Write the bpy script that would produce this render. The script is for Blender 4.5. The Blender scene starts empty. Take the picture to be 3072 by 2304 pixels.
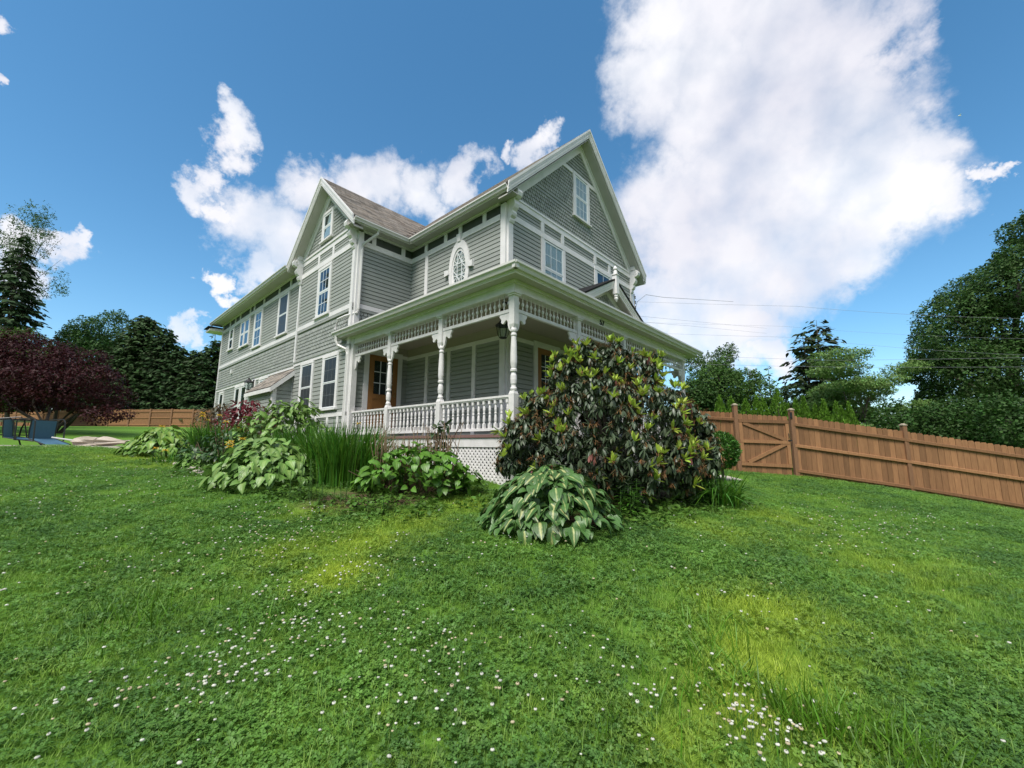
import bpy, bmesh, math, random
import numpy as np
from mathutils import Matrix, Vector, Euler

random.seed(7)
RNG = np.random.default_rng(11)
SC = bpy.context.scene
COL = SC.collection

# ------------------------------------------------------------------ camera
EYE = 1.5
FPX, PITCH, ROLL, HA = 1239.8, 0.14801, 0.005484, 0.74155
cp, sp = math.cos(PITCH), math.sin(PITCH)
_f = np.array([0, cp, sp]); _u = np.array([0, -sp, cp]); _x = np.array([1.0, 0, 0])
CR = math.cos(ROLL) * _x + math.sin(ROLL) * _u
CU = -math.sin(ROLL) * _x + math.cos(ROLL) * _u
cam = bpy.data.cameras.new('camera')
camo = bpy.data.objects.new('camera', cam); COL.objects.link(camo)
cam.sensor_width = 36.0; cam.lens = 36.0 * FPX / 3072.0
cam.clip_start = 0.05; cam.clip_end = 3000
camo.matrix_world = Matrix(((CR[0], CU[0], -_f[0], 0), (CR[1], CU[1], -_f[1], 0), (CR[2], CU[2], -_f[2], EYE), (0, 0, 0, 1)))
SC.camera = camo

def ray(x, y):
    return CR * (x - 1536) / FPX - CU * (y - 1152) / FPX + _f

def at(x, y, depth):
    d = ray(x, y); p = d * depth / d[1]
    return np.array([p[0], p[1], p[2] + EYE])

# ------------------------------------------------------------------ light
SUN_EL, SUN_AZ = math.radians(58), math.radians(205)   # azimuth measured from +Y towards +X
SC.view_settings.view_transform = 'Standard'; SC.view_settings.look = 'None'
SC.view_settings.exposure = 1.12; SC.view_settings.gamma = 1.0
SC.view_settings.use_curve_mapping = False
sund = np.array([math.sin(SUN_AZ) * math.cos(SUN_EL), math.cos(SUN_AZ) * math.cos(SUN_EL), math.sin(SUN_EL)])
sl = bpy.data.lights.new('sun', 'SUN'); sl.energy = 2.2; sl.angle = math.radians(24); sl.color = (1, 0.95, 0.88)
so = bpy.data.objects.new('sun', sl); COL.objects.link(so)
so.rotation_euler = Vector(sund).to_track_quat('Z', 'Y').to_euler(); so.location = (0, -5, 30)

# ------------------------------------------------------------------ world
def N(nt, t, **k):
    n = nt.nodes.new(t)
    for a, b in k.items(): setattr(n, a, b)
    return n

def build_world():
    w = bpy.data.worlds.new('World'); SC.world = w; w.use_nodes = True
    nt = w.node_tree; nt.nodes.clear(); L = nt.links.new
    out = N(nt, 'ShaderNodeOutputWorld'); bg = N(nt, 'ShaderNodeBackground')
    sky = N(nt, 'ShaderNodeTexSky', sky_type='NISHITA', sun_disc=False, sun_elevation=SUN_EL, sun_rotation=SUN_AZ)
    sky.air_density = 1.0; sky.dust_density = 0.4; sky.ozone_density = 2.5; sky.altitude = 200
    hs = N(nt, 'ShaderNodeHueSaturation'); hs.inputs['Saturation'].default_value = 1.22; hs.inputs['Hue'].default_value = 0.488; hs.inputs['Value'].default_value = 1.3
    L(sky.outputs[0], hs.inputs['Color'])
    tc = N(nt, 'ShaderNodeTexCoord')
    # ragged edges: the direction is pushed about by noise before it is compared with the cloud centres
    n1 = N(nt, 'ShaderNodeTexNoise'); n1.inputs['Scale'].default_value = 5.0; n1.inputs['Detail'].default_value = 7; n1.inputs['Roughness'].default_value = 0.62
    L(tc.outputs['Generated'], n1.inputs['Vector'])
    s1 = N(nt, 'ShaderNodeVectorMath', operation='SUBTRACT'); L(n1.outputs['Color'], s1.inputs[0]); s1.inputs[1].default_value = (0.5, 0.5, 0.5)
    s2 = N(nt, 'ShaderNodeVectorMath', operation='SCALE'); L(s1.outputs[0], s2.inputs[0]); s2.inputs['Scale'].default_value = 0.34
    s3 = N(nt, 'ShaderNodeVectorMath', operation='ADD'); L(tc.outputs['Generated'], s3.inputs[0]); L(s2.outputs[0], s3.inputs[1])
    s4 = N(nt, 'ShaderNodeVectorMath', operation='NORMALIZE'); L(s3.outputs[0], s4.inputs[0])
    K = 3072 / 2212
    blobs = [(1430, 50, 120), (1560, 60, 150), (1720, 80, 150), (1840, 90, 120), (1940, 130, 80), (1390, 190, 100), (1520, 220, 150), (1700, 230, 170),
             (1840, 250, 140), (1960, 330, 100), (2020, 440, 80), (1890, 420, 150), (1740, 420, 170), (1590, 400, 160), (1460, 420, 110), (1480, 560, 120),
             (1600, 560, 150), (1760, 540, 110), (1890, 510, 80), (1560, 680, 90), (1640, 660, 70), (1450, 680, 90), (1640, 750, 45), (2160, 380, 24),
             (475, 285, 42), (445, 375, 42), (500, 415, 26), (565, 455, 72), (680, 390, 58), (630, 520, 80), (570, 590, 46), (470, 605, 24), (490, 650, 22),
             (820, 425, 64), (920, 425, 56), (1020, 400, 44), (1140, 320, 34), (1080, 330, 20), (110, 520, 46), (80, 580, 45), (150, 495, 22), (0, 40, 30), (28, 225, 20), (405, 735, 22)]
    cl = []
    for x, y, r in blobs:
        c = ray(x * K, y * K); c = c / np.linalg.norm(c)
        e = ray((x + r) * K, y * K); e /= np.linalg.norm(e); e2 = ray(x * K, (y + r) * K); e2 /= np.linalg.norm(e2)
        a = 0.5 * (math.acos(min(1, c @ e)) + math.acos(min(1, c @ e2)))
        cl.append((c, a))
    prev = None
    for c, a in cl:
        d = N(nt, 'ShaderNodeVectorMath', operation='DOT_PRODUCT'); L(s4.outputs[0], d.inputs[0]); d.inputs[1].default_value = tuple(c)
        m = N(nt, 'ShaderNodeMapRange', interpolation_type='SMOOTHSTEP'); L(d.outputs['Value'], m.inputs['Value'])
        m.inputs['From Min'].default_value = math.cos(a * 1.5); m.inputs['From Max'].default_value = math.cos(a * 0.35)
        if prev is None: prev = m.outputs[0]
        else:
            mx = N(nt, 'ShaderNodeMath', operation='MAXIMUM'); L(prev, mx.inputs[0]); L(m.outputs[0], mx.inputs[1]); prev = mx.outputs[0]
    # overhead and behind the viewer the same broken cloud, thicker
    nb = N(nt, 'ShaderNodeTexNoise'); nb.inputs['Scale'].default_value = 2.3; nb.inputs['Detail'].default_value = 6; L(tc.outputs['Generated'], nb.inputs['Vector'])
    rb_ = N(nt, 'ShaderNodeMapRange', interpolation_type='SMOOTHSTEP'); L(nb.outputs['Fac'], rb_.inputs['Value']); rb_.inputs['From Min'].default_value = 0.36; rb_.inputs['From Max'].default_value = 0.55
    db = N(nt, 'ShaderNodeVectorMath', operation='DOT_PRODUCT'); L(tc.outputs['Generated'], db.inputs[0]); db.inputs[1].default_value = (0, -0.80, 0.60)
    mb_ = N(nt, 'ShaderNodeMapRange', interpolation_type='SMOOTHSTEP'); L(db.outputs['Value'], mb_.inputs['Value']); mb_.inputs['From Min'].default_value = 0.08; mb_.inputs['From Max'].default_value = 0.30
    xb = N(nt, 'ShaderNodeMath', operation='MULTIPLY'); L(rb_.outputs[0], xb.inputs[0]); L(mb_.outputs[0], xb.inputs[1])
    xm = N(nt, 'ShaderNodeMath', operation='MAXIMUM'); L(prev, xm.inputs[0]); L(xb.outputs[0], xm.inputs[1]); prev = xm.outputs[0]
    # thin out with finer noise
    n2 = N(nt, 'ShaderNodeTexNoise'); n2.inputs['Scale'].default_value = 9.0; n2.inputs['Detail'].default_value = 6
    L(tc.outputs['Generated'], n2.inputs['Vector'])
    mr = N(nt, 'ShaderNodeMapRange'); L(n2.outputs['Fac'], mr.inputs['Value']); mr.inputs['From Min'].default_value = 0.3; mr.inputs['From Max'].default_value = 0.6
    mr.inputs['To Min'].default_value = 0.62; mr.inputs['To Max'].default_value = 1.0
    mm = N(nt, 'ShaderNodeMath', operation='MULTIPLY'); L(prev, mm.inputs[0]); L(mr.outputs[0], mm.inputs[1])
    # cloud colour: lilac-grey thin parts, white thick parts
    n3 = N(nt, 'ShaderNodeTexNoise'); n3.inputs['Scale'].default_value = 3.2; n3.inputs['Detail'].default_value = 4
    L(tc.outputs['Generated'], n3.inputs['Vector'])
    cr = N(nt, 'ShaderNodeValToRGB'); cr.color_ramp.elements[0].position = 0.36; cr.color_ramp.elements[0].color = (5.7, 5.7, 6.3, 1)
    cr.color_ramp.elements[1].position = 0.6; cr.color_ramp.elements[1].color = (7.1, 7.1, 7.35, 1)
    L(n3.outputs['Fac'], cr.inputs[0])
    mix = N(nt, 'ShaderNodeMix', data_type='RGBA'); L(mm.outputs[0], mix.inputs[0]); L(hs.outputs[0], mix.inputs[6]); L(cr.outputs[0], mix.inputs[7])
    L(mix.outputs[2], bg.inputs['Color']); bg.inputs['Strength'].default_value = 0.068
    L(bg.outputs[0], out.inputs[0])
build_world()

# ------------------------------------------------------------------ materials
MATS = {}
def mat(name, col, rough=0.6, var=0.0, vscale=8.0, bump=0.0, bscale=40.0, spec=0.4, metal=0.0, col2=None, attr=None, transl=0.0, objrand=0.0, stretch=None, bdist=0.01, world=False):
    """plain procedural surface: base colour with noise towards col2, fine bump, optional per-piece colour attribute"""
    if name in MATS: return MATS[name]
    m = bpy.data.materials.new(name); m.use_nodes = True; nt = m.node_tree; L = nt.links.new
    b = nt.nodes['Principled BSDF']; o = nt.nodes['Material Output']
    b.inputs['Roughness'].default_value = rough; b.inputs['Metallic'].default_value = metal
    b.inputs['Specular IOR Level'].default_value = spec
    c = None
    rgb = N(nt, 'ShaderNodeRGB'); rgb.outputs[0].default_value = (*col, 1); c = rgb.outputs[0]
    vec = None
    if var or bump:
        tc = N(nt, 'ShaderNodeTexCoord' if not world else 'ShaderNodeNewGeometry'); vec = tc.outputs['Position' if world else 'Object']
        if stretch:
            mp = N(nt, 'ShaderNodeMapping'); mp.inputs['Scale'].default_value = stretch; L(vec, mp.inputs[0]); vec = mp.outputs[0]
    if var:
        n = N(nt, 'ShaderNodeTexNoise'); n.inputs['Scale'].default_value = vscale; n.inputs['Detail'].default_value = 5; n.inputs['Roughness'].default_value = 0.65
        L(vec, n.inputs['Vector'])
        mr = N(nt, 'ShaderNodeMapRange'); L(n.outputs['Fac'], mr.inputs['Value']); mr.inputs['From Min'].default_value = 0.3; mr.inputs['From Max'].default_value = 0.7
        mr.inputs['To Max'].default_value = var
        mx = N(nt, 'ShaderNodeMix', data_type='RGBA'); L(mr.outputs[0], mx.inputs[0]); L(c, mx.inputs[6])
        mx.inputs[7].default_value = (*(col2 or tuple(x * 0.5 for x in col)), 1); c = mx.outputs[2]
    if attr:
        a = N(nt, 'ShaderNodeAttribute', attribute_name=attr)
        mx = N(nt, 'ShaderNodeMix', data_type='RGBA', blend_type='MULTIPLY'); mx.inputs[0].default_value = 1
        L(c, mx.inputs[6]); L(a.outputs['Color'], mx.inputs[7]); c = mx.outputs[2]
    if objrand:
        oi = N(nt, 'ShaderNodeObjectInfo'); mr = N(nt, 'ShaderNodeMapRange'); L(oi.outputs['Random'], mr.inputs['Value'])
        mr.inputs['To Min'].default_value = 1 - objrand; mr.inputs['To Max'].default_value = 1 + objrand * 0.7
        hs = N(nt, 'ShaderNodeHueSaturation'); L(c, hs.inputs['Color']); L(mr.outputs[0], hs.inputs['Value']); c = hs.outputs[0]
    L(c, b.inputs['Base Color'])
    if bump:
        n = N(nt, 'ShaderNodeTexNoise'); n.inputs['Scale'].default_value = bscale; n.inputs['Detail'].default_value = 4
        L(vec, n.inputs['Vector'])
        bp = N(nt, 'ShaderNodeBump'); bp.inputs['Strength'].default_value = bump; bp.inputs['Distance'].default_value = bdist
        L(n.outputs['Fac'], bp.inputs['Height']); L(bp.outputs[0], b.inputs['Normal'])
    if transl:
        t = N(nt, 'ShaderNodeBsdfTranslucent'); L(c, t.inputs['Color']); ms = N(nt, 'ShaderNodeMixShader'); ms.inputs[0].default_value = transl
        L(b.outputs[0], ms.inputs[1]); L(t.outputs[0], ms.inputs[2]); L(ms.outputs[0], o.inputs['Surface'])
    MATS[name] = m
    return m

M_SIDING = mat('sage_siding', (0.32, 0.338, 0.318), 0.62, var=0.55, vscale=1.6, col2=(0.25, 0.28, 0.245), bump=0.15, bscale=60, objrand=0.07, world=True)
M_SHINGLE_W = mat('sage_wall_shingle', (0.32, 0.338, 0.318), 0.65, attr='Col', var=0.5, vscale=2, col2=(0.255, 0.285, 0.25), world=True)
M_WHITE = mat('white_trim_paint', (0.80, 0.775, 0.775), 0.5, var=0.7, vscale=2.6, col2=(0.60, 0.605, 0.59), bump=0.1, bscale=50, world=True)
M_PORCHW = mat('white_porch_paint', (0.80, 0.77, 0.77), 0.5, var=0.7, vscale=4, col2=(0.52, 0.525, 0.50), bump=0.12, bscale=40, world=True)
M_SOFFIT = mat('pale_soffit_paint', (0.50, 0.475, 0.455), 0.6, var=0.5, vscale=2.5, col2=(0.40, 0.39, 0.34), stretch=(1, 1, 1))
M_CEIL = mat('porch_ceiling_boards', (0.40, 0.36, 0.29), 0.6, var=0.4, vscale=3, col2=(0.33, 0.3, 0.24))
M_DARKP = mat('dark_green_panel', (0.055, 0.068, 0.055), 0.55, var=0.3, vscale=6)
M_ROOF = mat('brown_asphalt_shingle', (0.37, 0.325, 0.285), 0.9, attr='Col', var=0.6, vscale=30, col2=(0.22, 0.19, 0.165), bump=0.4, bscale=220)
M_GUTTER = mat('gutter_aluminium_paint', (0.68, 0.655, 0.65), 0.4, var=0.5, vscale=3, col2=(0.50, 0.53, 0.47), spec=0.5)
M_SASH = mat('white_vinyl_sash', (0.75, 0.78, 0.79), 0.4)
M_SCREEN = mat('dark_insect_screen', (0.035, 0.04, 0.045), 0.35, spec=0.5)
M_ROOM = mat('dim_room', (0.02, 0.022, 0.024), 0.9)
M_CURTAIN = mat('white_curtain', (0.72, 0.76, 0.78), 0.8, transl=0.3)
M_DOOR = mat('stained_oak_door', (0.33, 0.155, 0.05), 0.42, var=0.7, vscale=9, col2=(0.2, 0.09, 0.028), stretch=(6, 6, 0.7), bump=0.1, bscale=30)
M_BRASS = mat('old_brass', (0.35, 0.25, 0.1), 0.35, metal=1)
M_BLACK = mat('black_iron', (0.02, 0.02, 0.022), 0.45)
M_FLOORW = mat('grey_porch_floor', (0.26, 0.25, 0.24), 0.6, var=0.4, vscale=8)
M_NOSING = mat('red_brown_floor_edge', (0.23, 0.13, 0.12), 0.6, var=0.5, vscale=8, col2=(0.14, 0.08, 0.075))
M_FENCE = mat('stained_cedar', (0.315, 0.163, 0.074), 0.75, var=0.8, vscale=4, col2=(0.19, 0.09, 0.042), stretch=(9, 9, 0.9), bump=0.3, bscale=25, objrand=0.34, world=True)
M_POST = mat('stained_cedar_post', (0.25, 0.135, 0.07), 0.75, var=0.7, vscale=5, col2=(0.15, 0.07, 0.04), stretch=(9, 9, 0.9), bump=0.3, bscale=25)
M_BARK = mat('grey_bark', (0.11, 0.09, 0.072), 0.9, var=0.6, vscale=14, bump=0.7, bscale=30, stretch=(3, 3, 0.7), bdist=0.03)
M_STEM = mat('dry_stem', (0.36, 0.26, 0.16), 0.85, attr='Col')
M_STONE = mat('pale_edging_stone', (0.45, 0.40, 0.34), 0.9, var=0.6, vscale=9, col2=(0.28, 0.25, 0.22), bump=0.6, bscale=25, bdist=0.02)
M_CONC = mat('patio_concrete', (0.50, 0.46, 0.40), 0.9, var=0.5, vscale=6, col2=(0.36, 0.33, 0.29), bump=0.3, bscale=60)
M_CANVAS = mat('beige_canvas', (0.46, 0.40, 0.34), 0.9, var=0.4, vscale=7)
M_BLUE = mat('blue_sling_mesh', (0.055, 0.14, 0.22), 0.7, var=0.3, vscale=20)
M_TUBE = mat('dark_metal_tube', (0.03, 0.034, 0.036), 0.4, metal=0.3)
M_LGREY = mat('pale_grey_metal', (0.5, 0.5, 0.5), 0.4)
M_INS = mat('brown_insulator', (0.03, 0.022, 0.02), 0.3)

def glass_mat():
    m = bpy.data.materials.new('window_glass'); m.use_nodes = True; nt = m.node_tree; L = nt.links.new
    nt.nodes.remove(nt.nodes['Principled BSDF']); o = nt.nodes['Material Output']
    t = N(nt, 'ShaderNodeBsdfTransparent'); t.inputs[0].default_value = (0.85, 0.9, 0.9, 1)
    g = N(nt, 'ShaderNodeBsdfGlossy'); g.inputs['Roughness'].default_value = 0.03; g.inputs['Color'].default_value = (0.9, 0.95, 1, 1)
    lw = N(nt, 'ShaderNodeLayerWeight'); lw.inputs[0].default_value = 0.5
    pw = N(nt, 'ShaderNodeMath', operation='POWER'); L(lw.outputs['Facing'], pw.inputs[0]); pw.inputs[1].default_value = 3.5
    mp = N(nt, 'ShaderNodeMapRange'); L(pw.outputs[0], mp.inputs['Value']); mp.inputs['To Min'].default_value = 0.03; mp.inputs['To Max'].default_value = 0.5
    ms = N(nt, 'ShaderNodeMixShader'); L(mp.outputs[0], ms.inputs[0]); L(t.outputs[0], ms.inputs[1]); L(g.outputs[0], ms.inputs[2]); L(ms.outputs[0], o.inputs['Surface'])
    return m
M_GLASS = glass_mat()

# ------------------------------------------------------------------ mesh helpers
def link(o, parent=None, loc=None):
    COL.objects.link(o)
    if parent is not None: o.parent = parent
    if loc is not None: o.location = loc
    return o

def tag(o, label=None, cat=None, group=None, kind=None):
    if label: o['label'] = label
    if cat: o['category'] = cat
    if group: o['group'] = group
    if kind: o['kind'] = kind
    return o

def empty(name, loc=(0, 0, 0), rz=0.0, label=None, cat=None, group=None):
    o = bpy.data.objects.new(name, None); COL.objects.link(o); o.location = loc; o.rotation_euler = (0, 0, rz); o.empty_display_size = 0.1
    return tag(o, label, cat, group)

def np_mesh(name, V, F, mat_, col=None, attrs=None, smooth=False):
    """V (n,3), F (m,k) uniform polygons; col per-vertex rgb"""
    V = np.asarray(V, np.float32); F = np.asarray(F, np.int32)
    me = bpy.data.meshes.new(name); k = F.shape[1]; m = len(F)
    me.vertices.add(len(V)); me.vertices.foreach_set('co', V.ravel())
    me.loops.add(m * k); me.loops.foreach_set('vertex_index', F.ravel())
    me.polygons.add(m); me.polygons.foreach_set('loop_start', np.arange(0, m * k, k, dtype=np.int32))
    if smooth: me.polygons.foreach_set('use_smooth', np.ones(m, bool))
    me.update(calc_edges=True)
    if col is not None:
        a = me.attributes.new('Col', 'FLOAT_COLOR', 'POINT'); c = np.ones((len(V), 4), np.float32); c[:, :3] = col; a.data.foreach_set('color', c.ravel())
    for n, v in (attrs or {}).items():
        a = me.attributes.new(n, 'FLOAT', 'POINT'); a.data.foreach_set('value', np.asarray(v, np.float32))
    if mat_ is not None: me.materials.append(mat_)
    return me

class MB:
    def __init__(s): s.v = []; s.f = []
    def add(s, vs, fs):
        b = len(s.v); s.v += [tuple(map(float, p)) for p in vs]; s.f += [tuple(i + b for i in f) for f in fs]; return s
    def box(s, a, b):
        x0, y0, z0 = a; x1, y1, z1 = b
        return s.add([(x0, y0, z0), (x1, y0, z0), (x1, y1, z0), (x0, y1, z0), (x0, y0, z1), (x1, y0, z1), (x1, y1, z1), (x0, y1, z1)],
                     [(0, 3, 2, 1), (4, 5, 6, 7), (0, 1, 5, 4), (1, 2, 6, 5), (2, 3, 7, 6), (3, 0, 4, 7)])
    def hexa(s, P):
        return s.add(P, [(0, 3, 2, 1), (4, 5, 6, 7), (0, 1, 5, 4), (1, 2, 6, 5), (2, 3, 7, 6), (3, 0, 4, 7)])
    def prism(s, poly, ext):
        """poly: list of 3d points (planar), ext: extrusion vector"""
        n = len(poly); e = np.array(ext)
        P = [tuple(p) for p in poly] + [tuple(np.array(p) + e) for p in poly]
        return s.add(P, [tuple(range(n))[::-1], tuple(range(n, 2 * n))] + [(i, (i + 1) % n, n + (i + 1) % n, n + i) for i in range(n)])
    def tube(s, pts, r, n=8, cap=True):
        pts = [np.array(p, float) for p in pts]
        rs = r if hasattr(r, '__len__') else [r] * len(pts)
        base = len(s.v); up0 = np.array([0, 0, 1.0])
        for i, p in enumerate(pts):
            t = pts[min(i + 1, len(pts) - 1)] - pts[max(i - 1, 0)]; t /= (np.linalg.norm(t) + 1e-9)
            ref = up0 if abs(t[2]) < 0.9 else np.array([1.0, 0, 0])
            a = np.cross(t, ref); a /= np.linalg.norm(a); b = np.cross(a, t)
            for k in range(n):
                an = 2 * math.pi * k / n
                s.v.append(tuple(p + rs[i] * (math.cos(an) * a + math.sin(an) * b)))
        for i in range(len(pts) - 1):
            for k in range(n):
                k2 = (k + 1) % n
                s.f.append((base + i * n + k, base + i * n + k2, base + (i + 1) * n + k2, base + (i + 1) * n + k))
        if cap:
            s.f.append(tuple(base + k for k in range(n))[::-1]); s.f.append(tuple(base + (len(pts) - 1) * n + k for k in range(n)))
        return s
    def lathe(s, prof, n=10, c=(0, 0, 0)):
        base = len(s.v)
        for z, r in prof:
            for k in range(n):
                an = 2 * math.pi * (k + 0.5) / n
                s.v.append((c[0] + r * math.cos(an), c[1] + r * math.sin(an), c[2] + z))
        for i in range(len(prof) - 1):
            for k in range(n):
                k2 = (k + 1) % n
                s.f.append((base + i * n + k, base + i * n + k2, base + (i + 1) * n + k2, base + (i + 1) * n + k))
        s.f.append(tuple(base + k for k in range(n))[::-1]); s.f.append(tuple(base + (len(prof) - 1) * n + k for k in range(n)))
        return s
    def mesh(s, name, m, smooth=False, fix=True):
        me = bpy.data.meshes.new(name); me.from_pydata(s.v, [], s.f)
        if fix:
            bm = bmesh.new(); bm.from_mesh(me); bmesh.ops.recalc_face_normals(bm, faces=bm.faces); bm.to_mesh(me); bm.free()
        if smooth: me.polygons.foreach_set('use_smooth', [True] * len(me.polygons))
        if m is not None: me.materials.append(m)
        return me
    def obj(s, name, m, parent=None, loc=None, smooth=False, fix=True):
        return link(bpy.data.objects.new(name, s.mesh(name, m, smooth, fix)), parent, loc)

def inst(name, me, parent=None, loc=None, rot=None, scale=None):
    o = bpy.data.objects.new(name, me); link(o, parent, loc)
    if rot is not None: o.rotation_euler = rot
    if scale is not None: o.scale = scale
    return o

# ------------------------------------------------------------------ terrain
CTRL = np.array([
    (0, 0, 0), (0, 2.2, .10), (-2.5, 2.2, .12), (2.5, 2.2, .05), (0.4, 4.4, .50), (-.55, 7.7, .90), (1.7, 7.0, .70), (3.9, 8.0, .64),
    (5.5, 13.2, .90), (6.48, 12, .79), (8.04, 11.9, .69), (11.08, 11.75, .26), (13.4, 11.15, -.18), (10, 5, -.15), (5, 3, 0), (5.5, 8.5, .52),
    (20, 9, -1.1), (20, 0, -1.4), (30, 14, -1.6), (-1.1, 6, .67), (-3.45, 6, .80), (-4.5, 10.6, 1.22), (-7.3, 9.5, 1.14), (-8.5, 13.2, 1.36), (-6, 3, .34), (-10, 5, .82),
    (-11.1, 10.4, 1.40), (-13.5, 10.9, 1.38), (-13, 13.5, 1.44), (-17, 14, 1.46), (-9.5, 13.0, 1.42), (-20, 19.5, 1.95), (-16, 22, 1.9), (-27, 28, 2.5), (-38, 41.7, 3.14), (-34, 41.7, 3.16), (-57, 47, 3.13), (-60, 30, 2.4),
    (-20, 8, 1.2), (-20, 0, .6), (-10, -6, .1), (10, -6, -.6), (0, -8, -.4), (8, 17, 0.5), (16, 17, -.6), (3, 18, 1.2), (-8, 20, 1.5), (25, 30, -1.0), (10, 35, 0.6), (-10, 40, 2.2), (40, 40, -1.2), (0, 70, 1.5), (60, 70, 0), (-60, 80, 3.2), (60, 0, -2), (-60, 0, 1)], float)

def _tps(d): return np.where(d > 1e-9, d * d * np.log(d + 1e-12), 0.0)
_n = len(CTRL); _K = _tps(np.linalg.norm(CTRL[:, None, :2] - CTRL[None, :, :2], axis=2)) + 0.15 * np.eye(_n)
_P = np.c_[np.ones(_n), CTRL[:, :2]]
_W = np.linalg.solve(np.block([[_K, _P], [_P.T, np.zeros((3, 3))]]), np.r_[CTRL[:, 2], 0, 0, 0])
def ground_z(x, y):
    x = np.clip(np.atleast_1d(np.asarray(x, float)), -70, 70); y = np.clip(np.atleast_1d(np.asarray(y, float)), -9, 85)
    d = np.hypot(x[:, None] - CTRL[None, :, 0], y[:, None] - CTRL[None, :, 1])
    z = _tps(d) @ _W[:_n] + _W[_n] + _W[_n + 1] * x + _W[_n + 2] * y
    return z
def gz(x, y): return float(ground_z([x], [y])[0])
def on_ground(px, py, dmin=2, dmax=80):
    d = ray(px, py); d = d / d[1]; t = np.linspace(dmin, dmax, 4000)
    g = ground_z(d[0] * t, t) - EYE - d[2] * t
    i = np.argmax(g > 0) if (g > 0).any() else int(np.argmax(g))
    t_ = t[i]; return np.array([d[0] * t_, t_, gz(d[0] * t_, t_)])
def gpt(px, depth):
    """ground point in the direction of picture column px at a given depth"""
    d = ray(px, 1337); x = d[0] / d[1] * depth
    return np.array([x, depth, gz(x, depth)])

# ------------------------------------------------------------------ house frame
HO = np.array([0.0278, 7.2]); DU = np.array([math.sin(HA), math.cos(HA)]); DV = np.array([-math.cos(HA), math.sin(HA)])
def hw(u, v, z=0.0): return np.array([HO[0] + u * DU[0] + v * DV[0], HO[1] + u * DU[1] + v * DV[1], z + EYE])
ZB = -0.9
HOUSE = empty('house', (HO[0], HO[1], EYE + ZB), math.pi / 2 - HA,
              'sage green two-storey Victorian house with white trim and wraparound porch', 'house')
HL = (0, 0, -ZB)       # parts are modelled with z measured from eye level

U0, V0, UB, VB, VE, UW, VF = 1.74, 1.83, -0.10, 6.0, 10.03, 0.0, 20.7
U1 = 8.50
class Fr:
    """wall frame: a runs along the wall, o is distance out of its face"""
    def __init__(s, kind, c): s.k, s.c = kind, c
    def p(s, a, o, z):
        return (a, s.c - o, z) if s.k == 'F' else (s.c - o, a, z)
FF, FS, FR, FB, FW = Fr('F', V0), Fr('S', U0), Fr('F', VB), Fr('S', UB), Fr('S', UW)
_j = [0]
def fbox(mb, fr, a0, a1, o0, o1, z0, z1):
    A = fr.p(a0, o0, z0); B = fr.p(a1, o1, z1)
    return mb.box([min(x, y) for x, y in zip(A, B)], [max(x, y) for x, y in zip(A, B)])
def trim(name, fr, a0, a1, z0, z1, out=0.048, m=None, parent=None):
    _j[0] += 1; out += (_j[0] % 7) * 0.0013
    mb = MB(); fbox(mb, fr, a0, a1, -0.02, out, z0, z1)
    return mb.obj(name, m or M_WHITE, parent or HOUSE, HL if parent is None else None)

CLAP = {}
def clapboards(fr, parent, a0, a1, z0, z1, exp=0.118):
    n = max(1, round((z1 - z0) / exp)); e = (z1 - z0) / n
    key = (fr.k, round(a1 - a0, 3), round(e, 4))
    if key not in CLAP:
        prof = [(-0.004, 0.022), (0.034, 0.020), (0.028, e), (-0.004, e)]
        mb = MB(); z = Fr(fr.k, 0)
        mb.prism([z.p(0, o, h) for o, h in prof], np.array(z.p(a1 - a0, 0, 0)) - np.array(z.p(0, 0, 0)))
        CLAP[key] = mb.mesh('clapboard', M_SIDING)
    for i in range(n):
        inst('clapboard', CLAP[key], parent, fr.p(a0, 0, z0 + i * e))

def scallops(name, fr, inside, a0, a1, z0, z1, parent, w=0.115, e=0.115, square_rows=(), out=0.0):
    """overlapping round-butt wall shingles, clipped by inside(a, z)"""
    V = []; F = []; C = []
    row = 0; z = z0; prof = [(-.5, .42), (-.47, .22), (-.36, .06), (-.18, -.03), (0, -.06), (.18, -.03), (.36, .06), (.47, .22), (.5, .42)]
    flat = [(-.5, .0), (-.25, 0), (0, 0), (.25, 0), (.5, 0)]
    while z < z1:
        sh = (row % 2) * 0.5
        k = 0; a = a0 - w
        while a < a1 + w:
            ac = a + sh * w
            if inside(ac, z + e * .4):
                pr = flat if row in square_rows else prof
                g = random.uniform(.84, 1.1); b = len(V)
                jj = random.uniform(-.03, .03)
                bot = [(ac + x * w * .90, z + (y + jj) * e) for x, y in pr]
                for (x, y) in bot: V.append(fr.p(x, out + .036, y))
                V.append(fr.p(ac + .475 * w, out + .008, z + e * 1.25)); V.append(fr.p(ac - .475 * w, out + .008, z + e * 1.25))
                nb = len(bot)
                for (x, y) in bot: V.append(fr.p(x, out - .002, y))
                F.append([b + i for i in range(nb)] + [b + nb, b + nb + 1])
                for i in range(nb - 1): F.append([b + i, b + nb + 2 + i, b + nb + 3 + i, b + i + 1])
                C += [(g, g, g)] * (2 * nb + 2)
            a += w; k += 1
        z += e; row += 1
    me = bpy.data.meshes.new(name); me.from_pydata(V, [], F)
    bm = bmesh.new(); bm.from_mesh(me); bmesh.ops.recalc_face_normals(bm, faces=bm.faces); bm.to_mesh(me); bm.free()
    at_ = me.attributes.new('Col', 'FLOAT_COLOR', 'POINT'); at_.data.foreach_set('color', np.c_[np.array(C), np.ones(len(C))].astype(np.float32).ravel())
    me.materials.append(M_SHINGLE_W)
    return tag(link(bpy.data.objects.new(name, me), parent), kind='stuff')

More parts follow.
